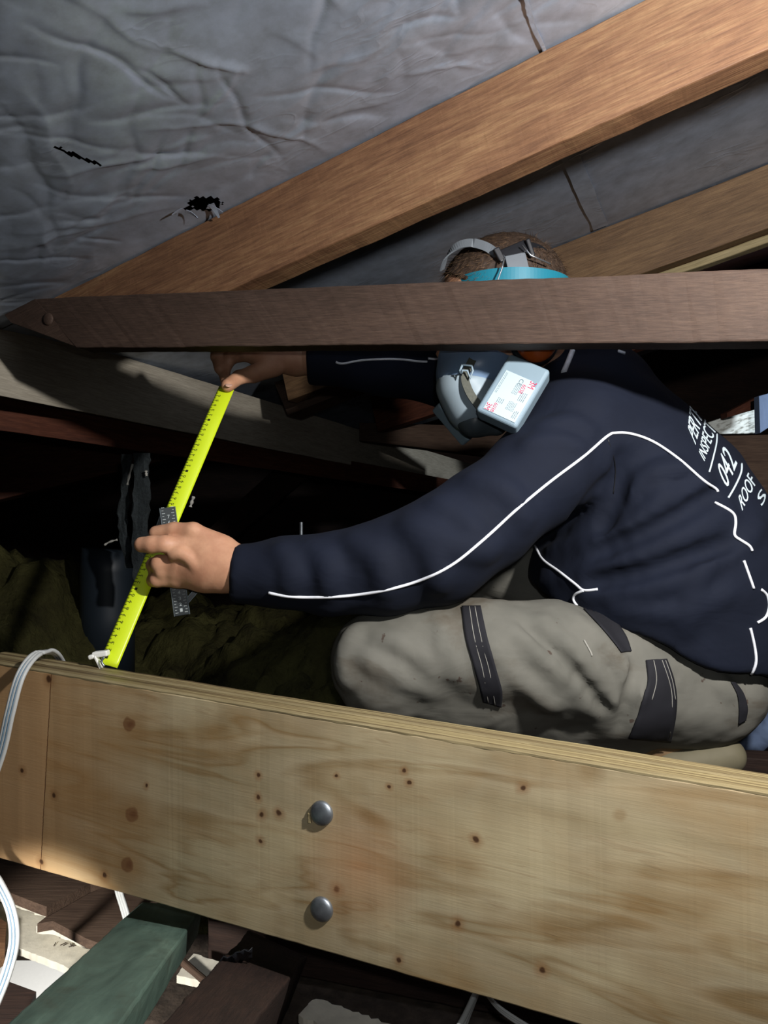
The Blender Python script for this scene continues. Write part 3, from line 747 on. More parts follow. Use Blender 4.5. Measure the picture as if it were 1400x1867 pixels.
# ---- shirt
s = SDF(A(380, 1300, 1.1)-Vector((0, .22, 0)), Vector((.80, 1.56, .34)), .0055)
lat = Vector((.25, .97, 0))
tor = [(A(1098, 722, 1.22), .078), (A(1128, 805, 1.22), .106), (A(1170, 905, 1.20), .145), (A(1192, 1000, 1.18), .178), (A(1196, 1085, 1.17), .192), (A(1235, 1180, 1.17), .165), (A(1250, 1260, 1.17), .15)]
for (p, r), (q, r2) in zip(tor[:-1], tor[1:]):
    s.cap(p, q, r, r2, .03, 'u', (lat, max(1.0, .185/((r+r2)/2))))
s.chain([(A(1100, 740, 1.16), .075), (A(1030, 722, 1.12), .055)], .03)
s.chain([(A(1100, 775, 1.12), .085), (A(1050, 790, 1.08), .083), (A(985, 866, 1.03), .070), (A(890, 940, 1.0), .066), (A(800, 1003, .985), .069), (A(700, 1034, .985), .059), (A(600, 1047, .985), .050), (A(520, 1046, .985), .0445), (A(420, 1044, .985), .0385)], .022)
s.chain([(A(1130, 740, 1.3), .07), (SHF, .066), (A(830, 690, 1.34), .052), (A(700, 670, 1.30), .048), (A(555, 655, 1.28), .040)], .02)
# collar
s.chain([(A(1080, 700, 1.19), .070), (A(1052, 655, 1.17), .060)], .02)
# folds
def fold(p, r, k=.012, mode='u'):
    P = spline(p, 4)
    for a, b in zip(P[:-1], P[1:]): s.cap(a, b, r, r, k, mode)
def surf(px, py, Y): return A(px, py, Y)
me = s.mesh('tmp'); T0 = bvh_of(me)
def foldon(pts, r, dep, k=.014, mode='u'):
    P = []
    for x, y in pts:
        h_, n_ = hit(T0, x, y)
        if h_ is not None: P.append(h_ - n_*dep if n_.dot(h_) < 0 else h_+n_*dep)
    if len(P) > 1: fold(P, r, k, mode)
for pts, r in (([(510, 1000), (535, 1035), (530, 1075)], .007), ([(560, 995), (595, 1030), (600, 1080)], .007), ([(640, 985), (690, 1020), (700, 1075)], .008), ([(740, 955), (790, 1010), (800, 1070)], .008),
               ([(800, 915), (860, 960), (880, 1010)], .009), ([(860, 870), (930, 900), (960, 950)], .008), ([(760, 960), (840, 1000), (900, 1000)], .007)):
    foldon(pts, r, r*.99, .020)
for pts, r in (([(1000, 1000), (1090, 985), (1200, 930), (1290, 880)], .012), ([(990, 1060), (1100, 1040), (1230, 990), (1330, 930)], .013), ([(1060, 1085), (1180, 1075), (1300, 1030), (1385, 960)], .011),
               ([(1110, 860), (1095, 930), (1030, 985)], .012), ([(1140, 900), (1190, 860), (1240, 850)], .010), ([(1120, 1110), (1230, 1120), (1330, 1080)], .010),
               ([(990, 780), (1040, 770), (1080, 790)], .010), ([(960, 810), (1010, 800), (1060, 815)], .009), ([(1130, 1000), (1160, 960), (1210, 900)], .010), ([(1250, 1150), (1270, 1060), (1300, 1000)], .012)):
    foldon(pts, r, r*.72)
for pts, r in (([(985, 985), (1060, 930), (1110, 870)], .010), ([(1090, 1010), (1200, 960), (1300, 900)], .009), ([(1080, 1062), (1200, 1035), (1340, 985)], .009), ([(1130, 830), (1125, 900), (1100, 960)], .009)):
    foldon(pts, r, -r*.55, .012, 's')
# cuffs, hem
s.cut(A(426, 1044, .985), A(420, 1044, .985)-A(520, 1046, .985))
# far cuff handled on its own: hem planes
hem_n = (A(1400, 1245, 1.1)-A(945, 1095, 1.1)).cross(Vector((0, 1, .12))); hem_n = hem_n if hem_n.z < 0 else -hem_n
sl_, X, Y, Z = s._sub((A(940, 900, 1)).x*np.array([1, 0, 0])+np.array([0, .9, -.6]), np.array([2, 1.6, .0]))
hp = A(1060, 1118, 1.05)
dd = (X-hp.x)*hem_n.normalized().x+(Y-hp.y)*hem_n.normalized().y+(Z-hp.z)*hem_n.normalized().z
dd = dd + .006*np.sin(X*40)
s.d[sl_] = np.maximum(s.d[sl_], dd.astype(np.float32))
cx_ = A(562, 655, 1.28).x
sl_, X, Y, Z = s._sub(np.array([-.6, 1.12, 0.05]), np.array([cx_+.08, 1.6, .4]))
s.d[sl_] = np.maximum(s.d[sl_], (cx_-X).astype(np.float32))
def dsh(p): return .0022*noise.noise(p*22)+.0035*noise.noise(Vector((p.x*6+p.z*5, p.y*6, p.z*15-p.x*9)))
me = s.mesh('shirt', dsh); TS = bvh_of(me)
shirt = link('shirt', me, M_shirt, man, smooth=True); tag(shirt, 'navy long-sleeved shirt with white piping')

def drape_line(name, tree, segs, r, mat, parent, off=.001, flat=.6):
    ms = []
    for pts in segs:
        P = spline([(x, y, 0) for x, y in pts], 6); W = []; 
        for p in P:
            h_, n_ = hit(tree, p.x, p.y)
            if h_ is None: continue
            if W and (h_-W[-1]).length > .05: continue
            if n_.dot(h_) > 0: n_ = -n_
            W.append(h_+n_*off)
        if len(W) > 3:
            for _ in range(2): W = [W[0]]+[(W[i-1]+W[i]*2+W[i+1])/4 for i in range(1, len(W)-1)]+[W[-1]]
            ms.append(tube_mesh(name, W, r, 8))
    return link(name, join(ms, name), mat, parent, smooth=True)
PIPE = [[(490, 1080), (530, 1087), (600, 1088), (680, 1080), (760, 1060), (820, 1032), (880, 985), (940, 930), (1000, 880), (1060, 835), (1100, 800), (1115, 790)],
        [(1115, 790), (1145, 790), (1190, 805), (1240, 840), (1280, 875), (1303, 890), (1308, 897)],
        [(1303, 917), (1335, 935), (1340, 955), (1338, 975), (1350, 985), (1365, 995), (1370, 1004)],
        [(1355, 1022), (1365, 1050), (1373, 1073)], [(1387, 1075), (1397, 1085), (1401, 1105), (1395, 1125), (1380, 1135)],
        [(1367, 1145), (1375, 1180), (1377, 1210), (1365, 1235), (1356, 1245)],
        [(975, 992), (990, 1020), (1020, 1042), (1050, 1065), (1065, 1077), (1090, 1075)], [(1065, 1077), (1050, 1083), (1046, 1093), (1053, 1104)],
        [(612, 660), (625, 663), (660, 657), (720, 655), (760, 659), (778, 660)], [(780, 654), (803, 656)]]
for sg in PIPE:
    drape_line('piping', TS, [sg], .0019, M_pipe, shirt)
drape_line('collar_stripe', TS, [[(1044, 640), (1036, 660), (1028, 679)]], .0042, M_pipe, shirt, .0005)
drape_line('collar_stripe', TS, [[(1126, 641), (1138, 645)]], .003, M_pipe, shirt, .0005)
drape_line('underarm_seam', TS, [[(945, 1020), (990, 985), (1040, 935), (1085, 900)], [(1108, 800), (1122, 850), (1118, 900)]], .0009, M_black, shirt, .0)

def text_mesh(txt, extr=0):
    cu = bpy.data.curves.new('t', 'FONT'); cu.body = txt; cu.resolution_u = 3; o = bpy.data.objects.new('t', cu); COL.objects.link(o)
    bpy.context.view_layer.update(); me = bpy.data.meshes.new_from_object(o.evaluated_get(bpy.context.evaluated_depsgraph_get()))
    bpy.data.objects.remove(o); 
    c = np.empty(len(me.vertices)*3, np.float32); me.vertices.foreach_get('co', c); c = c.reshape(-1, 3)
    lo = c.min(0); hi = c.max(0); c = (c-lo)/(np.maximum(hi-lo, 1e-6)); c[:, 2] = 0
    me.vertices.foreach_set('co', c.astype(np.float32).ravel()); return me
def drape_text(txt, BL, BR, TL, TR, tree, mat, parent, name='lettering', off=.0012, cuts=2, bold=0):
    me = text_mesh(txt); bm = bmesh.new(); bm.from_mesh(me); bmesh.ops.triangulate(bm, faces=bm.faces)
    if cuts: bmesh.ops.subdivide_edges(bm, edges=[e for e in bm.edges if e.calc_length() > .12], cuts=cuts); bmesh.ops.triangulate(bm, faces=bm.faces)
    dead = []
    for vv in bm.verts:
        u, w_ = vv.co.x, vv.co.y
        x = (BL[0]*(1-u)+BR[0]*u)*(1-w_)+(TL[0]*(1-u)+TR[0]*u)*w_; y = (BL[1]*(1-u)+BR[1]*u)*(1-w_)+(TL[1]*(1-u)+TR[1]*u)*w_
        h_, n_ = hit(tree, x, y)
        if h_ is None: dead.append(vv); continue
        if n_.dot(h_) > 0: n_ = -n_
        vv.co = h_+n_*off
    bmesh.ops.delete(bm, geom=dead, context='VERTS')
    bad = [f for f in bm.faces if max(e.calc_length() for e in f.edges) > .04]
    bmesh.ops.delete(bm, geom=bad, context='FACES')
    r = bpy.data.meshes.new(name); bm.to_mesh(r); bm.free()
    o = link(name, r, mat, parent); md = o.modifiers.new('s', 'SOLIDIFY'); md.thickness = .0006; md.offset = 0; return o
drape_text('PERTH', (1267, 812), (1281, 757), (1253, 780), (1257, 733), TS, M_print, shirt)
drape_text('INSPECT', (1283, 842), (1305, 785), (1273, 824), (1283, 765), TS, M_print, shirt)
drape_text('042', (1324, 893), (1343, 846), (1306, 853), (1318, 810), TS, M_print, shirt)
drape_text('ROOF', (1352, 932), (1378, 880), (1345, 906), (1362, 862), TS, M_print, shirt)
drape_text('S', (1388, 925), (1396, 905), (1378, 906), (1386, 890), TS, M_print, shirt)
drape_line('printed_rule', TS, [[(1292, 861), (1299, 835), (1305, 810), (1306, 792)]], .0012, M_print, shirt)
drape_line('printed_rule', TS, [[(1327, 908), (1340, 885), (1350, 862), (1351, 846)]], .0014, M_print, shirt)

# ---- trousers
s = SDF((-.13, .84, -.50), (.72, 1.52, .10), .0055)
KN = A(690, 1192, 1.0)
s.chain([(KN, .056), (A(770, 1190, 1.0), .0625), (A(880, 1192, 1.0), .070), (A(1000, 1205, 1.02), .080), (A(1120, 1240, 1.05), .085), (A(1250, 1268, 1.07), .070)], .02)
s.chain([(A(678, 1208, 1.005), .048), (A(700, 1232, 1.005), .053), (A(850, 1262, 1.03), .056), (A(1000, 1296, 1.06), .050), (A(1120, 1335, 1.08), .045)], .035)
s.ell(A(1238, 1222, 1.17), ((1, .1, -.25), (0, 1, 0), (.25, 0, 1)), (.104, .17, .094), .03)
s.chain([(A(1285, 1278, 1.075), .062), (A(1240, 1285, 1.07), .062)], .02)
s.chain([(A(1230, 1180, 1.28), .10), (A(1020, 1080, 1.32), .082), (A(900, 1010, 1.33), .072), (A(826, 972, 1.33), .065)], .025)
s.chain([(A(826, 972, 1.33), .063), (A(865, 1080, 1.36), .056), (A(905, 1230, 1.40), .048), (A(925, 1330, 1.42), .042)], .015)
s.ell(A(1225, 1120, 1.17), ((1, 0, 0), (0, 1, 0), (0, 0, 1)), (.11, .14, .08), .03)
me = s.mesh('tmp'); T0 = bvh_of(me)
for pts, r in (([(650, 1150), (632, 1180), (624, 1210), (630, 1240)], .007), ([(690, 1160), (740, 1180), (800, 1230)], .007), ([(660, 1200), (720, 1225), (790, 1265)], .007), ([(800, 1125), (812, 1180), (830, 1230)], .006),
               ([(930, 1150), (1000, 1215), (1080, 1300)], .006), ([(985, 1130), (1060, 1200), (1130, 1290)], .006), ([(1050, 1130), (1110, 1180), (1150, 1230)], .007), ([(900, 1180), (960, 1250), (1010, 1290)], .008),
               ([(1250, 1215), (1290, 1225), (1330, 1260)], .007), ([(1070, 1150), (1130, 1215), (1160, 1270)], .007)):
    foldon(pts, r, r*.85, .018)
for pts, r in (([(955, 1140), (1030, 1205), (1105, 1295)], .003), ([(1170, 1200), (1150, 1260), (1130, 1330)], .006)):
    foldon(pts, r, -r*.65, .012, 's')
def dtr(p): return .0018*noise.noise(p*30)+.0030*noise.noise(Vector((p.x*14+p.z*10, p.y*8, p.z*18-p.x*6)))+.0009*noise.noise(p*70)
me = s.mesh('trousers', dtr); TT = bvh_of(me)
trs = link('trousers', me, M_trouser, man, smooth=True); tag(trs, 'dusty grey work trousers with charcoal stretch panels')
def drape_strip(name, tree, left, right, mat, parent, off=.0016, n=28, m_=8, thick=.0015):
    Lp = spline([(x, y, 0) for x, y in left], 8); Rp = spline([(x, y, 0) for x, y in right], 8)
    k = min(len(Lp), len(Rp)); V = []; ok = {}
    for i in range(k):
        for j in range(m_+1):
            p = Lp[i].lerp(Rp[i], j/m_); h_, n_ = hit(tree, p.x, p.y)
            if h_ is not None:
                if n_.dot(h_) > 0: n_ = -n_
                ok[(i, j)] = len(V); V.append(h_+n_*off)
    Fc = [(ok[i, j], ok[i, j+1], ok[i+1, j+1], ok[i+1, j]) for i in range(k-1) for j in range(m_) if all(q in ok for q in ((i, j), (i, j+1), (i+1, j+1), (i+1, j)))]
    Fc = [q for q in Fc if max((V[q[a]]-V[q[(a+1) % 4]]).length for a in range(4)) < .03]
    grp = {}                                  # keep only the largest connected piece
    def find(x):
        while grp.setdefault(x, x) != x: x = grp[x]
        return x
    for q in Fc:
        for t in q[1:]: grp[find(t)] = find(q[0])
    cnt = {}
    for q in Fc: cnt[find(q[0])] = cnt.get(find(q[0]), 0)+1
    big = max(cnt, key=cnt.get); Fc = [q for q in Fc if find(q[0]) == big]
    ids = sorted({t for q in Fc for t in q}); mp = {t: i for i, t in enumerate(ids)}
    V = [V[t] for t in ids]; Fc = [tuple(mp[t] for t in q) for q in Fc]
    o = link(name, mesh(name, V, Fc), mat, parent, smooth=True); md = o.modifiers.new('s', 'SOLIDIFY'); md.thickness = thick; md.offset = 0; return o
drape_strip('stretch_panel', TT, [(842, 1107), (848, 1160), (862, 1210), (872, 1245), (880, 1278)], [(876, 1106), (888, 1160), (905, 1220), (915, 1260), (913, 1288)], M_stripe, trs)
drape_strip('stretch_panel', TT, [(1060, 1108), (1095, 1145), (1120, 1175), (1131, 1190)], [(1088, 1108), (1118, 1130), (1140, 1160), (1150, 1188)], M_stripe, trs)
drape_strip('stretch_panel', TT, [(1177, 1204), (1180, 1240), (1172, 1270), (1160, 1310), (1145, 1345)], [(1214, 1202), (1226, 1235), (1232, 1270), (1230, 1310), (1222, 1352)], M_stripe, trs)
drape_strip('stretch_panel', TT, [(1331, 1244), (1342, 1265), (1346, 1290), (1345, 1320)], [(1338, 1244), (1354, 1265), (1361, 1290), (1358, 1312)], M_stripe, trs)
drape_line('stitching', TT, [[(866, 1108), (876, 1160), (892, 1220), (902, 1285)], [(856, 1108), (864, 1160), (880, 1220), (890, 1280)]], .0005, M_thread, trs, .0026)
drape_line('stitching', TT, [[(1205, 1205), (1217, 1240), (1223, 1275), (1220, 1340)], [(1190, 1205), (1195, 1240), (1186, 1275)], [(1211, 1205), (1223, 1240), (1229, 1275)]], .0005, M_thread, trs, .0026)
drape_line('pocket_zip', TT, [[(1064, 1168), (1075, 1188), (1078, 1196)]], .0012, M_thread, trs, .001)
drape_line('loose_thread', TT, [[(1180, 1268), (1174, 1290)]], .0012, M_thread, trs, .001)

# ---- boots
def boot(pts, sole, label):
    lo, hi = bounds([p for p, r in pts]+[p for p, r in sole], .08); s = SDF(lo, hi, .004)
    s.chain(pts, .012); me = s.mesh('boot')
    b = link('boot', me, M_boot, man, smooth=True); tag(b, label)
    s = SDF(lo, hi, .004); s.chain(sole, .006, sq=(Vector((0, 1, 0)), 1.0)); link('sole', s.mesh('sole'), M_sole, b, smooth=True)
boot([(A(1130, 1345, 1.08), .042), (A(1200, 1372, 1.08), .040), (A(1300, 1385, 1.07), .034)], [(A(1115, 1408, 1.06), .018), (A(1220, 1400, 1.05), .026), (A(1325, 1378, 1.05), .026)], 'tan boot tucked under the thigh')
boot([(A(925, 1330, 1.42), .042), (A(920, 1360, 1.42), .042), (A(840, 1375, 1.40), .036)], [(A(935, 1395, 1.42), .022), (A(830, 1398, 1.40), .022)], 'tan boot of the far leg')

# ---- body: one continuous figure (head, neck, torso, arms, legs) with separately fine-meshed hands joined in
s = SDF((-.24, .86, -.50), (.66, 1.52, .46), .005)
HC = A(918, 566, 1.14)                                   # centre of the skull
fd = Vector((-.955, .06, -.29)).normalized()             # where the face points
upv = Vector((-.29, 0, .955)).normalized(); sd_ = fd.cross(upv).normalized()
if sd_.y > 0: sd_ = -sd_                                  # towards the camera
H = lambda f, u, si: HC+fd*f+upv*u+sd_*si
s.ell(H(-.005, .02, 0), (fd, upv, sd_), (.096, .088, .076), .01)
s.ell(H(.03, -.035, 0), (fd, upv, sd_), (.062, .075, .060), .02)
s.chain([(H(.05, -.09, 0), .034), (H(.062, -.105, 0), .028)], .02)
s.chain([(H(0, -.06, .05), .018), (H(.05, -.10, .022), .018)], .02); s.chain([(H(0, -.06, -.05), .018), (H(.05, -.10, -.022), .018)], .02)
s.chain([(H(.088, .0, 0), .008), (H(.108, -.036, 0), .012)], .008)               # nose
s.cap(H(.098, -.040, .011), H(.096, -.040, -.011), .008, .008, .006)
s.cap(H(.083, .014, .034), H(.088, .014, -.034), .009, .009, .012)               # brow
s.ell(H(.094, -.004, .031), (fd, upv, sd_), (.014, .010, .015), .006, 's'); s.ell(H(.094, -.004, -.031), (fd, upv, sd_), (.014, .010, .015), .006, 's')
s.cap(H(.088, -.064, .018), H(.088, -.064, -.018), .007, .007, .005)             # lips
s.cap(H(.086, -.073, .015), H(.086, -.073, -.015), .0075, .0075, .004)
for si in (.074, -.074):                                                       # ears
    s.ell(H(-.012, -.012, si), (fd, upv, sd_), (.018, .032, .010), .005); s.ell(H(-.010, -.012, si*1.12), (fd, upv, sd_), (.009, .018, .006), .004, 's')
s.chain([(H(-.02, -.05, 0), .056), (A(1005, 650, 1.18), .052), (A(1080, 715, 1.21), .060)], .02)
tb = [(A(1098, 735, 1.22), .062), (A(1135, 830, 1.22), .088), (A(1180, 950, 1.20), .12), (A(1195, 1080, 1.18), .125), (A(1225, 1180, 1.17), .095)]
for (p, r), (q, r2) in zip(tb[:-1], tb[1:]): s.cap(p, q, r, r2, .03, 'u', (lat, 1.25))
s.chain([(A(1120, 770, 1.13), .06), (SHN, .058), (A(890, 940, 1.0), .046), (A(800, 1003, .985), .042), (A(620, 1040, .985), .037), (A(470, 1040, .985), .0285), (A(425, 1035, .985), .027)], .02)
s.chain([(A(1130, 740, 1.3), .05), (SHF, .05), (A(830, 690, 1.34), .040), (A(700, 665, 1.30), .036), (A(570, 652, 1.28), .027), (A(530, 655, 1.28), .026)], .02)
s.chain([(A(1240, 1200, 1.15), .09), (A(1120, 1240, 1.06), .072), (A(880, 1192, 1.0), .056), (KN, .046)], .02); s.chain([(A(680, 1215, 1.0), .042), (A(850, 1270, 1.02), .046), (A(1120, 1340, 1.07), .034)], .02)
s.chain([(A(1230, 1180, 1.26), .09), (A(1020, 1080, 1.32), .068), (A(826, 972, 1.33), .052), (A(865, 1080, 1.36), .046), (A(925, 1330, 1.42), .033)], .02)
body_me = s.mesh('body')

def hand_sdf(pal, fingers, h=.0016, extra=None):
    lo, hi = bounds([p for c in pal+fingers for p, r in c], .035); s = SDF(lo, hi, h)
    for c in pal: s.chain(c, .014)
    for c in fingers: s.chain(c, .0045)
    if extra: extra(s)
    return s.mesh('hand')
# near (left) hand: back of the hand to the camera, index across the blade, others curled round it
pal = [[(A(470, 1035, .985), .028), (A(420, 1034, .985), .0275), (A(385, 1020, .985), .024), (A(338, 1000, .982), .0150)],
       [(A(420, 1040, .985), .026), (A(380, 1040, .985), .024), (A(330, 1030, .985), .0165)],
       [(A(400, 1045, .985), .022), (A(370, 1050, .988), .0165), (A(325, 1054, .99), .0130)],
       [(A(405, 1000, .99), .0180), (A(360, 985, .99), .0170)]]
fing = [[(A(338, 998, .982), .0138), (A(300, 993, .972), .0118), (A(278, 993, .972), .0112), (A(259, 993, .976), .0105)],          # index
        [(A(395, 992, .985), .0150), (A(352, 969, .985), .0120), (A(318, 967, .990), .0108), (A(285, 972, .996), .0100)],          # thumb
        [(A(328, 1026, .985), .0130), (A(291, 1028, .985), .0115), (A(281, 1030, 1.010), .0100), (A(300, 1032, 1.030), .0092)],    # middle
        [(A(330, 1042, .985), .0125), (A(297, 1042, .988), .0110), (A(287, 1045, 1.012), .0098), (A(306, 1047, 1.028), .009)],    # ring
        [(A(328, 1056, .99), .0115), (A(286, 1057, .992), .0095), (A(280, 1058, 1.012), .0086), (A(300, 1060, 1.024), .008)]]     # little
def ex(s):
    P = spline([A(314, 1013, .9685), A(328, 1009, .9665), A(345, 1018, .9655), A(360, 1034, .966)], 5)
    for a, b in zip(P[:-1], P[1:]): s.cap(a, b, .0034, .0034, .009)
    P = spline([A(303, 1010, .972), A(340, 1016, .958)], 4)
    s.cap(A(285, 1010, .974), A(300, 1012, .968), .002, .002, .006, 's')
hn = hand_sdf(pal, fing, extra=ex)
# far (right) hand: thumb pressing the top of the blade, fingers behind it
pal = [[(A(590, 652, 1.28), .027), (A(540, 655, 1.28), .026), (A(490, 652, 1.27), .024), (A(450, 640, 1.26), .017)],
       [(A(540, 648, 1.28), .026), (A(480, 635, 1.27), .024), (A(445, 620, 1.26), .016)]]
fing = [[(A(500, 668, 1.265), .018), (A(462, 682, 1.245), .0145), (A(436, 688, 1.225), .0115), (A(415, 703, 1.192), .0108)],
        [(A(450, 645, 1.26), .0125), (A(420, 652, 1.27), .0112), (A(408, 676, 1.262), .0100), (A(412, 696, 1.244), .0092)],
        [(A(446, 632, 1.262), .0125), (A(412, 634, 1.275), .0112), (A(396, 652, 1.27), .0100), (A(400, 672, 1.255), .0092)],
        [(A(444, 618, 1.265), .012), (A(410, 615, 1.28), .0105), (A(392, 630, 1.28), .0095), (A(394, 650, 1.27), .0088)],
        [(A(446, 606, 1.27), .011), (A(418, 598, 1.285), .0095), (A(402, 610, 1.285), .0086), (A(402, 626, 1.28), .008)]]
hf = hand_sdf(pal, fing)
body = link('body', join([body_me, hn, hf], 'body'), M_skin, man, smooth=True)
def nail(c, along, out, w_=.0055, l_=.007):
    fr_ = basis(c, along, out); fr_ = fr_ @ Matrix.Diagonal((l_, w_, .0014, 1))
    bm = bmesh.new(); bmesh.ops.create_uvsphere(bm, u_segments=14, v_segments=8, radius=1); me = bpy.data.meshes.new('fingernail'); bm.to_mesh(me); bm.free(); me.transform(fr_)
    return link('fingernail', me, M_nail, body, smooth=True)
ta = (A(415, 703, 1.192)-A(436, 688, 1.225)).normalized()
nail(A(417, 702, 1.1815), ta, Vector((-.1, -1, .15)))
for si in (.031, -.031):
    bm = bmesh.new(); bmesh.ops.create_uvsphere(bm, u_segments=16, v_segments=10, radius=.0115); me = bpy.data.meshes.new('eye'); bm.to_mesh(me); bm.free()
    me.transform(Matrix.Translation(H(.078, -.004, si))); link('eye', me, M_eye, body, smooth=True)

# ---- hair: close-cropped cap with strands
s = SDF(HC-Vector((.14, .12, .12)), HC+Vector((.14, .12, .14)), .003)
s.ell(H(-.006, .024, 0), (fd, upv, sd_), (.099, .0905, .0785), .01)
s.cut(H(.055, .052, 0), (fd*.85-upv*.55), .01)
s.cut(H(-.02, -.02, 0), (-upv+fd*.25), .01)
hm = s.mesh('hair', lambda p: .0014*noise.noise(p*160))
hair = link('hair', hm, M_hair, man, smooth=True)
HT = bvh_of(hm) if False else None
sv, sf = [], []
wm = hair.matrix_world
for _ in range(5200):
    vtx = hm.vertices[random.randrange(len(hm.vertices))]; p = wm @ vtx.co; n_ = vtx.normal.copy()
    dirv = (n_*.55-upv*.45+fd*.55*max(0, (p-HC).dot(upv)/.09)+Vector((random.uniform(-.3, .3), random.uniform(-.3, .3), random.uniform(-.3, .3)))).normalized()
    l_ = random.uniform(.005, .012)*(1.35 if (p-HC).dot(upv) > .03 else .8); sdv = dirv.cross(n_+Vector((.01, .02, .03))).normalized()*.00035; k = len(sv)
    sv += [p-sdv, p+sdv, p+dirv*l_*.6+sdv*.6, p+dirv*l_]; sf += [(k, k+1, k+2), (k, k+2, k+3)]
link('hair_strands', mesh('hair_strands', sv, sf), M_hairlight, hair)

# ---- head harness, teal band and ear muffs
def ribbon(pts, wid, thick, wdir, mat, name, parent, n=6, loop=False):
    P = spline(pts, n); v = []; f = []
    for i, p in enumerate(P):
        t = (P[min(i+1, len(P)-1)]-P[max(i-1, 0)]).normalized(); wd = t.cross(p-HC) if wdir is None else (wdir(p) if callable(wdir) else Vector(wdir))
        wd = (wd-t*wd.dot(t)).normalized(); o_ = t.cross(wd).normalized()
        for a, b in ((-1, -1), (1, -1), (1, 1), (-1, 1)): v.append(p+wd*wid/2*a+o_*thick/2*b)
    for i in range(len(P)-1):
        for k in range(4): f.append((i*4+k, i*4+(k+1) % 4, (i+1)*4+(k+1) % 4, (i+1)*4+k))
    f += [(3, 2, 1, 0), tuple(len(v)-4+k for k in range(4))]
    me = mesh(name, v, f); bm = bmesh.new(); bm.from_mesh(me); bmesh.ops.recalc_face_normals(bm, faces=bm.faces); bm.to_mesh(me); bm.free()
    return link(name, me, mat, parent)
hg = empty('headgear', HC, None, None); hg.parent = man; hg.matrix_parent_inverse = man.matrix_world.inverted()
ring = []
for i in range(37):
    t = 2*math.pi*i/36
    ring.append(Vector((A(922, 500, 1.14).x+.092*math.cos(t)+.004, 1.14+.088*math.sin(t), (933.5-503)/F*1.05)))
ribbon(ring, .026, .003, (0, 0, 1), M_teal, 'teal_band', hg, 3)
# crown straps: side to side and front to back
def onhead(th, ph, r=1.0):     # th: from front over the top to the back, ph: side lean
    return H(-.006, .024, 0)+(fd*math.cos(th)*.108*math.cos(ph)+upv*math.sin(th)*.100*math.cos(ph)+sd_*math.sin(ph)*.088)*r
ribbon([A(806, 492, 1.11), A(814, 468, 1.095), A(831, 450, 1.085), A(856, 443, 1.078), A(882, 448, 1.072), A(903, 461, 1.068), A(922, 482, 1.062), A(935, 505, 1.058)], .0125, .0022, lambda p: Vector((-.45, 0, 1)) if p.x > .13 else Vector((.6, 0, 1)), M_harness, 'crown_strap', hg)
ribbon([A(958, 447, 1.072), A(985, 455, 1.085), A(1003, 478, 1.10), A(1012, 505, 1.11)], .011, .0022, (1, 0, .6), M_black, 'crown_strap', hg)
link('adjuster_plate', rbox('adjuster_plate', basis(A(942, 478, 1.056), Vector((1, 0, .2)), Vector((0, -1, .15))), .030, .024, .003, .001), M_harness, hg)
ribbon([onhead(math.radians(a), math.radians(-36), 1.02) for a in range(20, 161, 14)], .012, .0022, None, M_harness, 'crown_strap', hg)
# buckle plate and pins on the near side
bc = A(938, 458, 1.065)
fr_ = basis(bc, A(962, 446, 1.065)-A(905, 470, 1.065), Vector((0, -1, .35)))
link('buckle', rbox('buckle', fr_, .040, .020, .007, .002), M_black, hg, smooth=False)
link('buckle_arm', rbox('buckle_arm', basis(A(966, 452, 1.06), A(970, 468, 1.06)-A(960, 438, 1.06), Vector((0, -1, .2))), .026, .007, .008, .002), M_black, hg)
link('buckle_foot', rbox('buckle_foot', basis(A(910, 465, 1.06), A(916, 478, 1.06)-A(902, 452, 1.06), Vector((0, -1, .2))), .022, .010, .007, .002), M_black, hg)
link('wire', tube_mesh('wire', [A(919, 470, 1.045), A(915, 490, 1.043), A(907, 512, 1.04), A(900, 540, 1.04)], .0012, 8), M_steel, hg, smooth=True)
link('wire', tube_mesh('wire', [A(952, 447, 1.052), A(967, 465, 1.05), A(1003, 481, 1.06)], .0012, 8), M_steel, hg, smooth=True)
for (c, si) in ((A(978, 602, 1.045), -1), (A(945, 600, 1.24), 1)):
    s = SDF(c-Vector((.06, .06, .06)), c+Vector((.06, .06, .06)), .003)
    s.ell(c, ((1, 0, 0), (0, 1, 0), (0, 0, 1)), (.034, .026, .046), .005)
    link('ear_muff', s.mesh('ear_muff'), M_orange, hg, smooth=True)
    link('ear_cushion', tube_mesh('ear_cushion', [c+Vector((0, -si*(-1)*0, 0))+Vector((.030*math.cos(2*math.pi*i/24), si*-.016, .040*math.sin(2*math.pi*i/24))) for i in range(25)], .009, 8), M_black, hg, smooth=True)

# ---- respirator
rs = empty('respirator', A(880, 700, 1.10), None, None); rs.parent = man; rs.matrix_parent_inverse = man.matrix_world.inverted()
lo, hi = bounds([A(790, 620, 1.1), A(960, 800, 1.1)], .10)
s = SDF(lo, hi, .0025)
s.ell(A(872, 668, 1.115), ((.93, 0, .36), (0, 1, 0), (-.36, 0, .93)), (.062, .062, .050), .01)
s.chain([(A(835, 650, 1.12), .028), (A(850, 690, 1.12), .040), (A(885, 735, 1.12), .034)], .015)
s.cut(A(866, 640, 1.1), (.28, 0, 1))
seal = link('face_seal', s.mesh('face_seal'), M_maskblue, rs, smooth=True)
s = SDF(lo, hi, .0025)
s.chain([(A(850, 705, 1.10), .045), (A(868, 735, 1.10), .044), (A(893, 752, 1.10), .030)], .012)
s.cut(A(860, 688, 1.07), (.12, .1, 1)); 
link('facepiece', s.mesh('facepiece'), M_maskgrey, rs, smooth=True)
s = SDF(lo, hi, .0022)
s.chain([(A(838, 742, 1.095), .020), (A(866, 766, 1.09), .024), (A(905, 775, 1.09), .016)], .01)
link('exhalation_valve', s.mesh('exhalation_valve'), M_maskdark, rs, smooth=True)
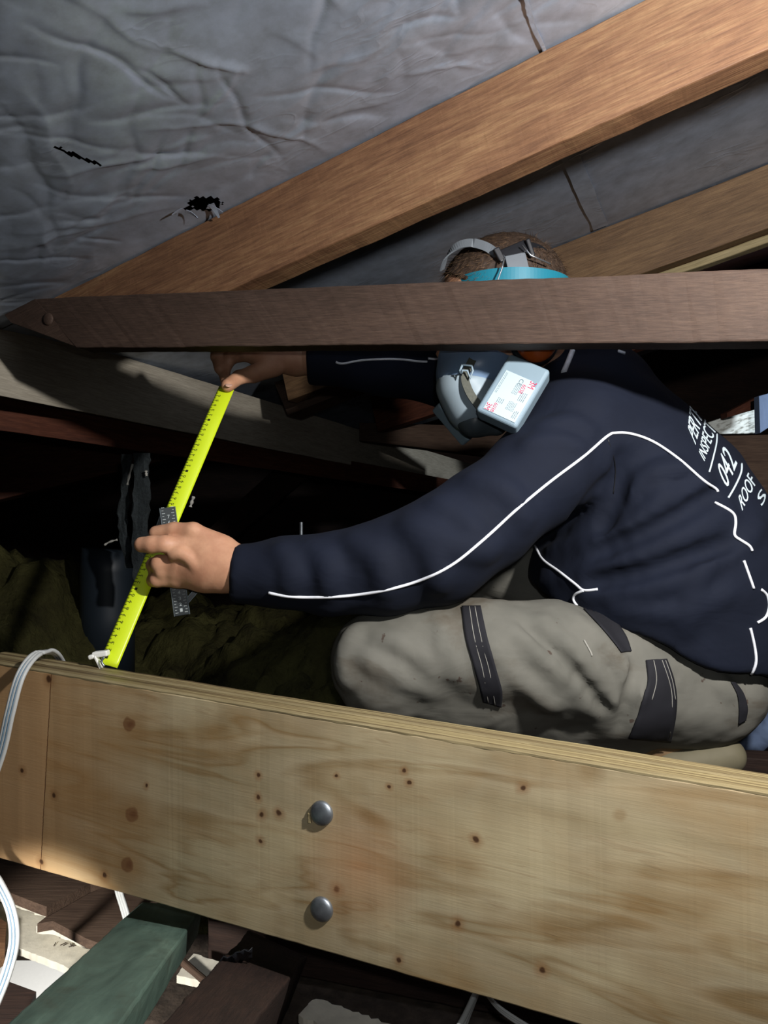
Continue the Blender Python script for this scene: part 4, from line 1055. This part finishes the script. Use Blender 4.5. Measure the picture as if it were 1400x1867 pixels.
link('valve_ridge', tube_mesh('valve_ridge', spline([A(846, 738, 1.068), A(868, 752, 1.060), (A(880, 764, 1.062)), A(908, 772, 1.068)], 6), .0022, 6), M_maskgrey, rs, smooth=True)
# near filter
def filt(c, u, v, w_, lu, lv_, lw, name='filter_cartridge'):
    fr_ = Matrix((u.normalized(), v.normalized(), w_.normalized())).transposed().to_4x4(); fr_.translation = c
    return fr_, link(name, rbox(name, fr_, lu, lv_, lw, .005, 4), M_filter, rs, smooth=False)
yf = 1.01
u = (A(965, 664, 1.0)-A(905, 764, .985)).normalized(); w0 = Vector((-.42, -.90, -.12)); v_ = u.cross(w0).normalized(); w_ = v_.cross(u).normalized()
if w_.y > 0: w_ = -w_
fc = A(935, 711, 1.0)
fr_, fo = filt(fc-w_*.014, u, v_, w_, .096, .062, .030)
# label on the filter
def onf(a, b, h=.0158): return fr_ @ Vector((a, b, h))
sgn = 1 if pix(onf(0, .02))[0] > pix(onf(0, -.02))[0] else -1
# corners: a along the long side, b across to the right
def lab(a, b): return onf(a, b*sgn, .0155)
LC = [lab(-.042, -.022), lab(-.042, .026), lab(.014, .026), lab(.022, .018), lab(.022, -.022)]
lm = mesh('filter_label', LC, [tuple(range(5))]); o = link('filter_label', lm, M_sticker, rs); md = o.modifiers.new('s', 'SOLIDIFY'); md.thickness = .0008; md.offset = 0
def ftext(txt, a0, b0, a1, b1, mat, rot=0):
    """letters on the label: box a0..a1 (along), b0..b1 (across); text runs from top right to lower left edge as in the photo"""
    me = text_mesh(txt)
    for vv in me.vertices:
        uu, ww = vv.co.x, vv.co.y
        if rot == 0: a, b = a1+(a0-a1)*uu, b0+(b1-b0)*ww        # reads downwards along the long side
        else: a, b = a0+(a1-a0)*ww, b0+(b1-b0)*uu
        vv.co = onf(a, b*sgn, .0161)
    return link('lettering', me, mat, rs)
ftext('3M', .0110, .0155, .0215, .0250, M_red, 0); ftext('6038', -.0010, .0085, .0125, .0145, M_red, 0)
ftext('3M', -.0415, -.0212, -.0315, -.0135, M_red, 0); ftext('6038', -.0415, -.0120, -.0275, -.0070, M_red, 0)
ftext('CE', .0080, .0015, .0185, .0075, M_ink, 0)
def lines(a0, a1, b0, b1, n_, horiz=True):
    v = []; f = []
    for i in range(n_):
        b = b0+(b1-b0)*(i+.5)/n_; a = a0; 
        while a < a1-.001:
            l_ = min(random.uniform(.0015, .005), a1-a); k = len(v); hh = abs(b1-b0)/n_*.15
            v += [onf(a, (b-hh)*sgn, .0161), onf(a+l_, (b-hh)*sgn, .0161), onf(a+l_, (b+hh)*sgn, .0161), onf(a, (b+hh)*sgn, .0161)]; f.append((k, k+1, k+2, k+3)); a += l_+.0008
    return v, f
lv1 = []; lf1 = []
for args in ((-.014, .019, -.0205, -.0170, 2), (-.006, .010, .0000, .0085, 4), (-.030, -.016, .004, .016, 6), (-.038, -.026, .017, .024, 3), (-.012, .002, .012, .022, 4), (-.026, -.018, -.012, -.002, 4)):
    v, f = lines(*args); k = len(lv1); lv1 += v; lf1 += [tuple(k+i for i in q) for q in f]
link('fine_print', mesh('fine_print', lv1, lf1), M_ink, rs)
# far filter
u2 = (A(870, 806, 1.18)-A(822, 750, 1.18)).normalized(); w2 = Vector((-.25, .85, -.45)).normalized(); v2 = u2.cross(w2).normalized()
fr2, fo2 = filt(A(848, 753, 1.175), u2, v2, v2.cross(u2), .075, .080, .026)
# strap and buckle
ribbon([A(872, 640, 1.06), A(858, 662, 1.055), A(848, 688, 1.052), (A(856, 715, 1.046)), A(872, 738, 1.045), A(884, 752, 1.05)], .0115, .0018, (1, 0, .3), M_strap, 'strap', rs, 8)
link('strap_buckle', tube_mesh('strap_buckle', [A(843, 665, 1.044), A(860, 667, 1.044), A(862, 676, 1.044), A(857, 690, 1.044), A(852, 676, 1.044), A(843, 675, 1.044), A(841, 684, 1.044), A(838, 676, 1.044), A(843, 665, 1.044)], .0018, 6), M_filter, rs, smooth=True)

# ================================================================== TAPE MEASURE
tb0, tb1 = A(196, 1213, .955), A(413, 706, 1.20)
def tape_pt(t, wv_):
    c = tb0.lerp(tb1, t); ax = (tb1-tb0).normalized(); side = Vector((ax.z, 0, -ax.x)).normalized(); side = (side-ax*side.dot(ax)).normalized()
    nrm = ax.cross(side).normalized(); nrm = nrm if nrm.y < 0 else -nrm
    return c+side*wv_*.0125+nrm*(-.0022*wv_*wv_)
tm = empty('tape_measure', tb0, 'yellow steel tape measure stretched up from the plywood beam by both hands', 'tape measure')
tv = []; nT = 60
for i in range(nT+1):
    for j in range(9): tv.append(tape_pt(i/nT, -1+j/4))
bl = link('blade', mesh('blade', tv, [(i*9+j, (i+1)*9+j, (i+1)*9+j+1, i*9+j+1) for i in range(nT) for j in range(8)]), M_yellow, tm, smooth=True)
md = bl.modifiers.new('s', 'SOLIDIFY'); md.thickness = .0004; md.offset = 0
mv = []; mf = []
Lm = (tb1-tb0).length; k_mm = int(Lm/.005)
def mq(t0, t1, w0_, w1_):
    k = len(mv); up = Vector((0, -.0006, 0)); mv.extend([tape_pt(t0, w0_)+up, tape_pt(t1, w0_)+up, tape_pt(t1, w1_)+up, tape_pt(t0, w1_)+up]); mf.append((k, k+1, k+2, k+3))
for i in range(2, k_mm):
    t = i*.005/Lm; mq(t, t+.0009/Lm, -.98, -.72 if i % 2 else -.55)
mk = link('graduations', mesh('graduations', mv, mf), M_tick, bl)
tm_list = []
for i in range(1, int(Lm/.01)):
    me = text_mesh(str(i % 10)); t0 = (i*.01-.0016)/Lm; t1 = (i*.01+.0022)/Lm
    for vv in me.vertices:
        uu, ww = vv.co.x, vv.co.y; vv.co = tape_pt(t0+(t1-t0)*uu, -.28-.30*ww)+Vector((0, -.0006, 0))
    tm_list.append(me)
link('numerals', join(tm_list, 'numerals'), M_tick, bl)
# end hook resting on the beam
hk = basis(A(184, 1192, .955), Vector((1, 0, .12)), Vector((0, 0, 1)))
link('end_hook', join([rbox('a', hk, .020, .012, .0075, .002), rbox('b', basis(A(180, 1207, .953), Vector((.5, 0, -1)), Vector((1, 0, .3))), .018, .010, .003, .001),
                       rbox('c', basis(A(168, 1197, .953), Vector((1, 0, .3)), Vector((0, 0, 1))), .008, .010, .006, .002)], 'end_hook'), M_white, tm)
link('hook_rivet', tube_mesh('hook_rivet', spline([A(190, 1198, .946), A(185, 1206, .945), A(190, 1215, .945)], 4), .0016, 6), M_galv, tm, smooth=True)

# ================================================================== FOLDING RULE HELD IN THE NEAR HAND
fre = empty('folding_rule', A(318, 1000, 1.0), 'short black folding rule with white graduations gripped in the near hand', 'folding rule')
def rule_leaf(p0, p1, wd, mat, name, ticks=True):
    ax = (p1-p0).normalized(); fr_ = basis((p0+p1)/2, ax, Vector((.25, -1, .1))); L_ = (p1-p0).length
    o = link(name, rbox(name, fr_, L_, wd, .0035, .0008, 1), mat, fre)
    link('edge', join([rbox('e', fr_ @ Matrix.Translation((0, s_*wd/2, 0)), L_, .0014, .0045, .0004, 1) for s_ in (-1, 1)], 'edge'), M_ruleedge, o)
    if ticks:
        ms = []
        for i in range(int(L_/.004)):
            for s_ in (-1, 1):
                ln_ = .0042 if i % 2 == 0 else .0026
                ms.append(rbox('k', fr_ @ Matrix.Translation((-L_/2+i*.004, s_*(wd/2-.0018-ln_/2), .0019)), .0007, ln_, .0003, .0001, 1))
        link('graduations', join(ms, 'graduations'), M_rulewhite, o)
        ms = []
        for i in range(1, int(L_/.008)):
            me = text_mesh(str(i % 10))
            for vv in me.vertices: vv.co = fr_ @ Vector((L_/2-i*.008+.0028-vv.co.x*.0001-vv.co.y*.0046, (vv.co.x-.5)*.0034, .0021))
            ms.append(me)
        link('numerals', join(ms, 'numerals'), M_rulewhite, o)
    return o
rule_leaf(A(305, 925, 1.005), A(332, 1122, 1.005), .0200, M_rule, 'leaf')
rule_leaf(A(327, 1112, 1.012), A(362, 1072, 1.02), .0060, M_rule, 'brace_leaf', False)
rule_leaf(A(291, 960, 1.015), A(300, 935, 1.015), .008, M_rule, 'hinge_leaf', False)

# ================================================================== CABLES
def flat_cable(name, pts, wid, th, label, lines_=True):
    P = spline(pts, 12)
    def cr(off, r, mat, nm, par, fl):
        Q = []
        for i, p in enumerate(P):
            t = (P[min(i+1, len(P)-1)]-P[max(i-1, 0)]).normalized(); sd2 = t.cross(Vector((0, -1, 0))).normalized()
            Q.append(p+sd2*off+Vector((0, -.5*fl, 0)))
        return tube_mesh(nm, Q, r, 10, up=None)
    me = join([cr(o_*wid/3, wid/4.4, None, name, None, 0) for o_ in (-1, 0, 1)], name)
    o = link(name, me, M_cable, smooth=True); tag(o, label, 'cable')
    if lines_: link('cable_stripe', join([cr(o_*wid/6, wid/14, None, 's', None, wid/2.6) for o_ in (-1, 1)], 's'), M_cableline, o, smooth=True)
    return o
flat_cable('electric_cable', [A(120, 1225, 1.04), A(104, 1194, .99), A(84, 1188, .96), (A(60, 1198, .925)), A(36, 1235, .90), A(18, 1300, .89), A(2, 1370, .89), A(-30, 1470, .89), A(-36, 1560, .89), A(-4, 1608, .88), A(20, 1660, .87), A(26, 1715, .86), A(12, 1775, .85), A(-14, 1840, .84)], .0115, .004,
           'flat grey-white electric cable looping over the left end of the plywood beam')
flat_cable('electric_cable', [A(214, 1600, 1.0), A(217, 1625, 1.0), A(226, 1655, .99), A(236, 1690, .98)], .010, .004, 'short white cable end hanging between the brown block and green joist', False)
flat_cable('electric_cable', [A(882, 1780, .83), A(862, 1825, .78), A(842, 1872, .74), A(826, 1910, .72)], .013, .004, 'flat grey cable descending at the bottom edge, left of a thin pair')
flat_cable('electric_cable', [A(862, 1790, .84), A(885, 1812, .80), A(912, 1840, .77), A(950, 1866, .75), (A(990, 1890, .74))], .0065, .004, 'thin grey cable curving away to the right at the bottom edge', False)

# blue-grey sheet and bag bits behind the man at the right edge
sv = []
for i in range(14):
    for j in range(12):
        p = A(1345+i*14, 1215+j*14, 1.40+.02*i*0); sv.append(p+Vector((0, .03*noise.noise(Vector((i*.5, j*.5, 2))), .0)))
o = link('plastic_sheet', mesh('plastic_sheet', sv, [(i*12+j, (i+1)*12+j, (i+1)*12+j+1, i*12+j+1) for i in range(13) for j in range(11)]), M_denim, smooth=True)
md = o.modifiers.new('s', 'SOLIDIFY'); md.thickness = .004; tag(o, 'crumpled blue-grey sheet behind the man at the right edge', 'sheet')
timber('kneeling_joist', AZ(560, 1330, -.39)+Vector((0, 0, 0)), AZ(560, 1330, -.39)-Vector((0, 0, .09)), Vector((1.3, 1.02, -.39)), Vector((1.3, 1.02, -.48)), Vector((0, .045, 0)), M_dark, 'dark ceiling joist that the man kneels on behind the plywood beam', 'joist', n=30)
# debris crumbs on the cream board
for i in range(9):
    p = AZ(random.uniform(95, 135), random.uniform(1705, 1728), -.599); l_ = random.uniform(.004, .012); a_ = random.uniform(0, 3.1)
    o = link('twig', tube_mesh('twig', [p, p+Vector((math.cos(a_)*l_, math.sin(a_)*l_, .001))], .0006, 5), M_debris); tag(o, 'tiny dark twig among debris scattered on the cream board', 'twig', 'twigs on the cream board')
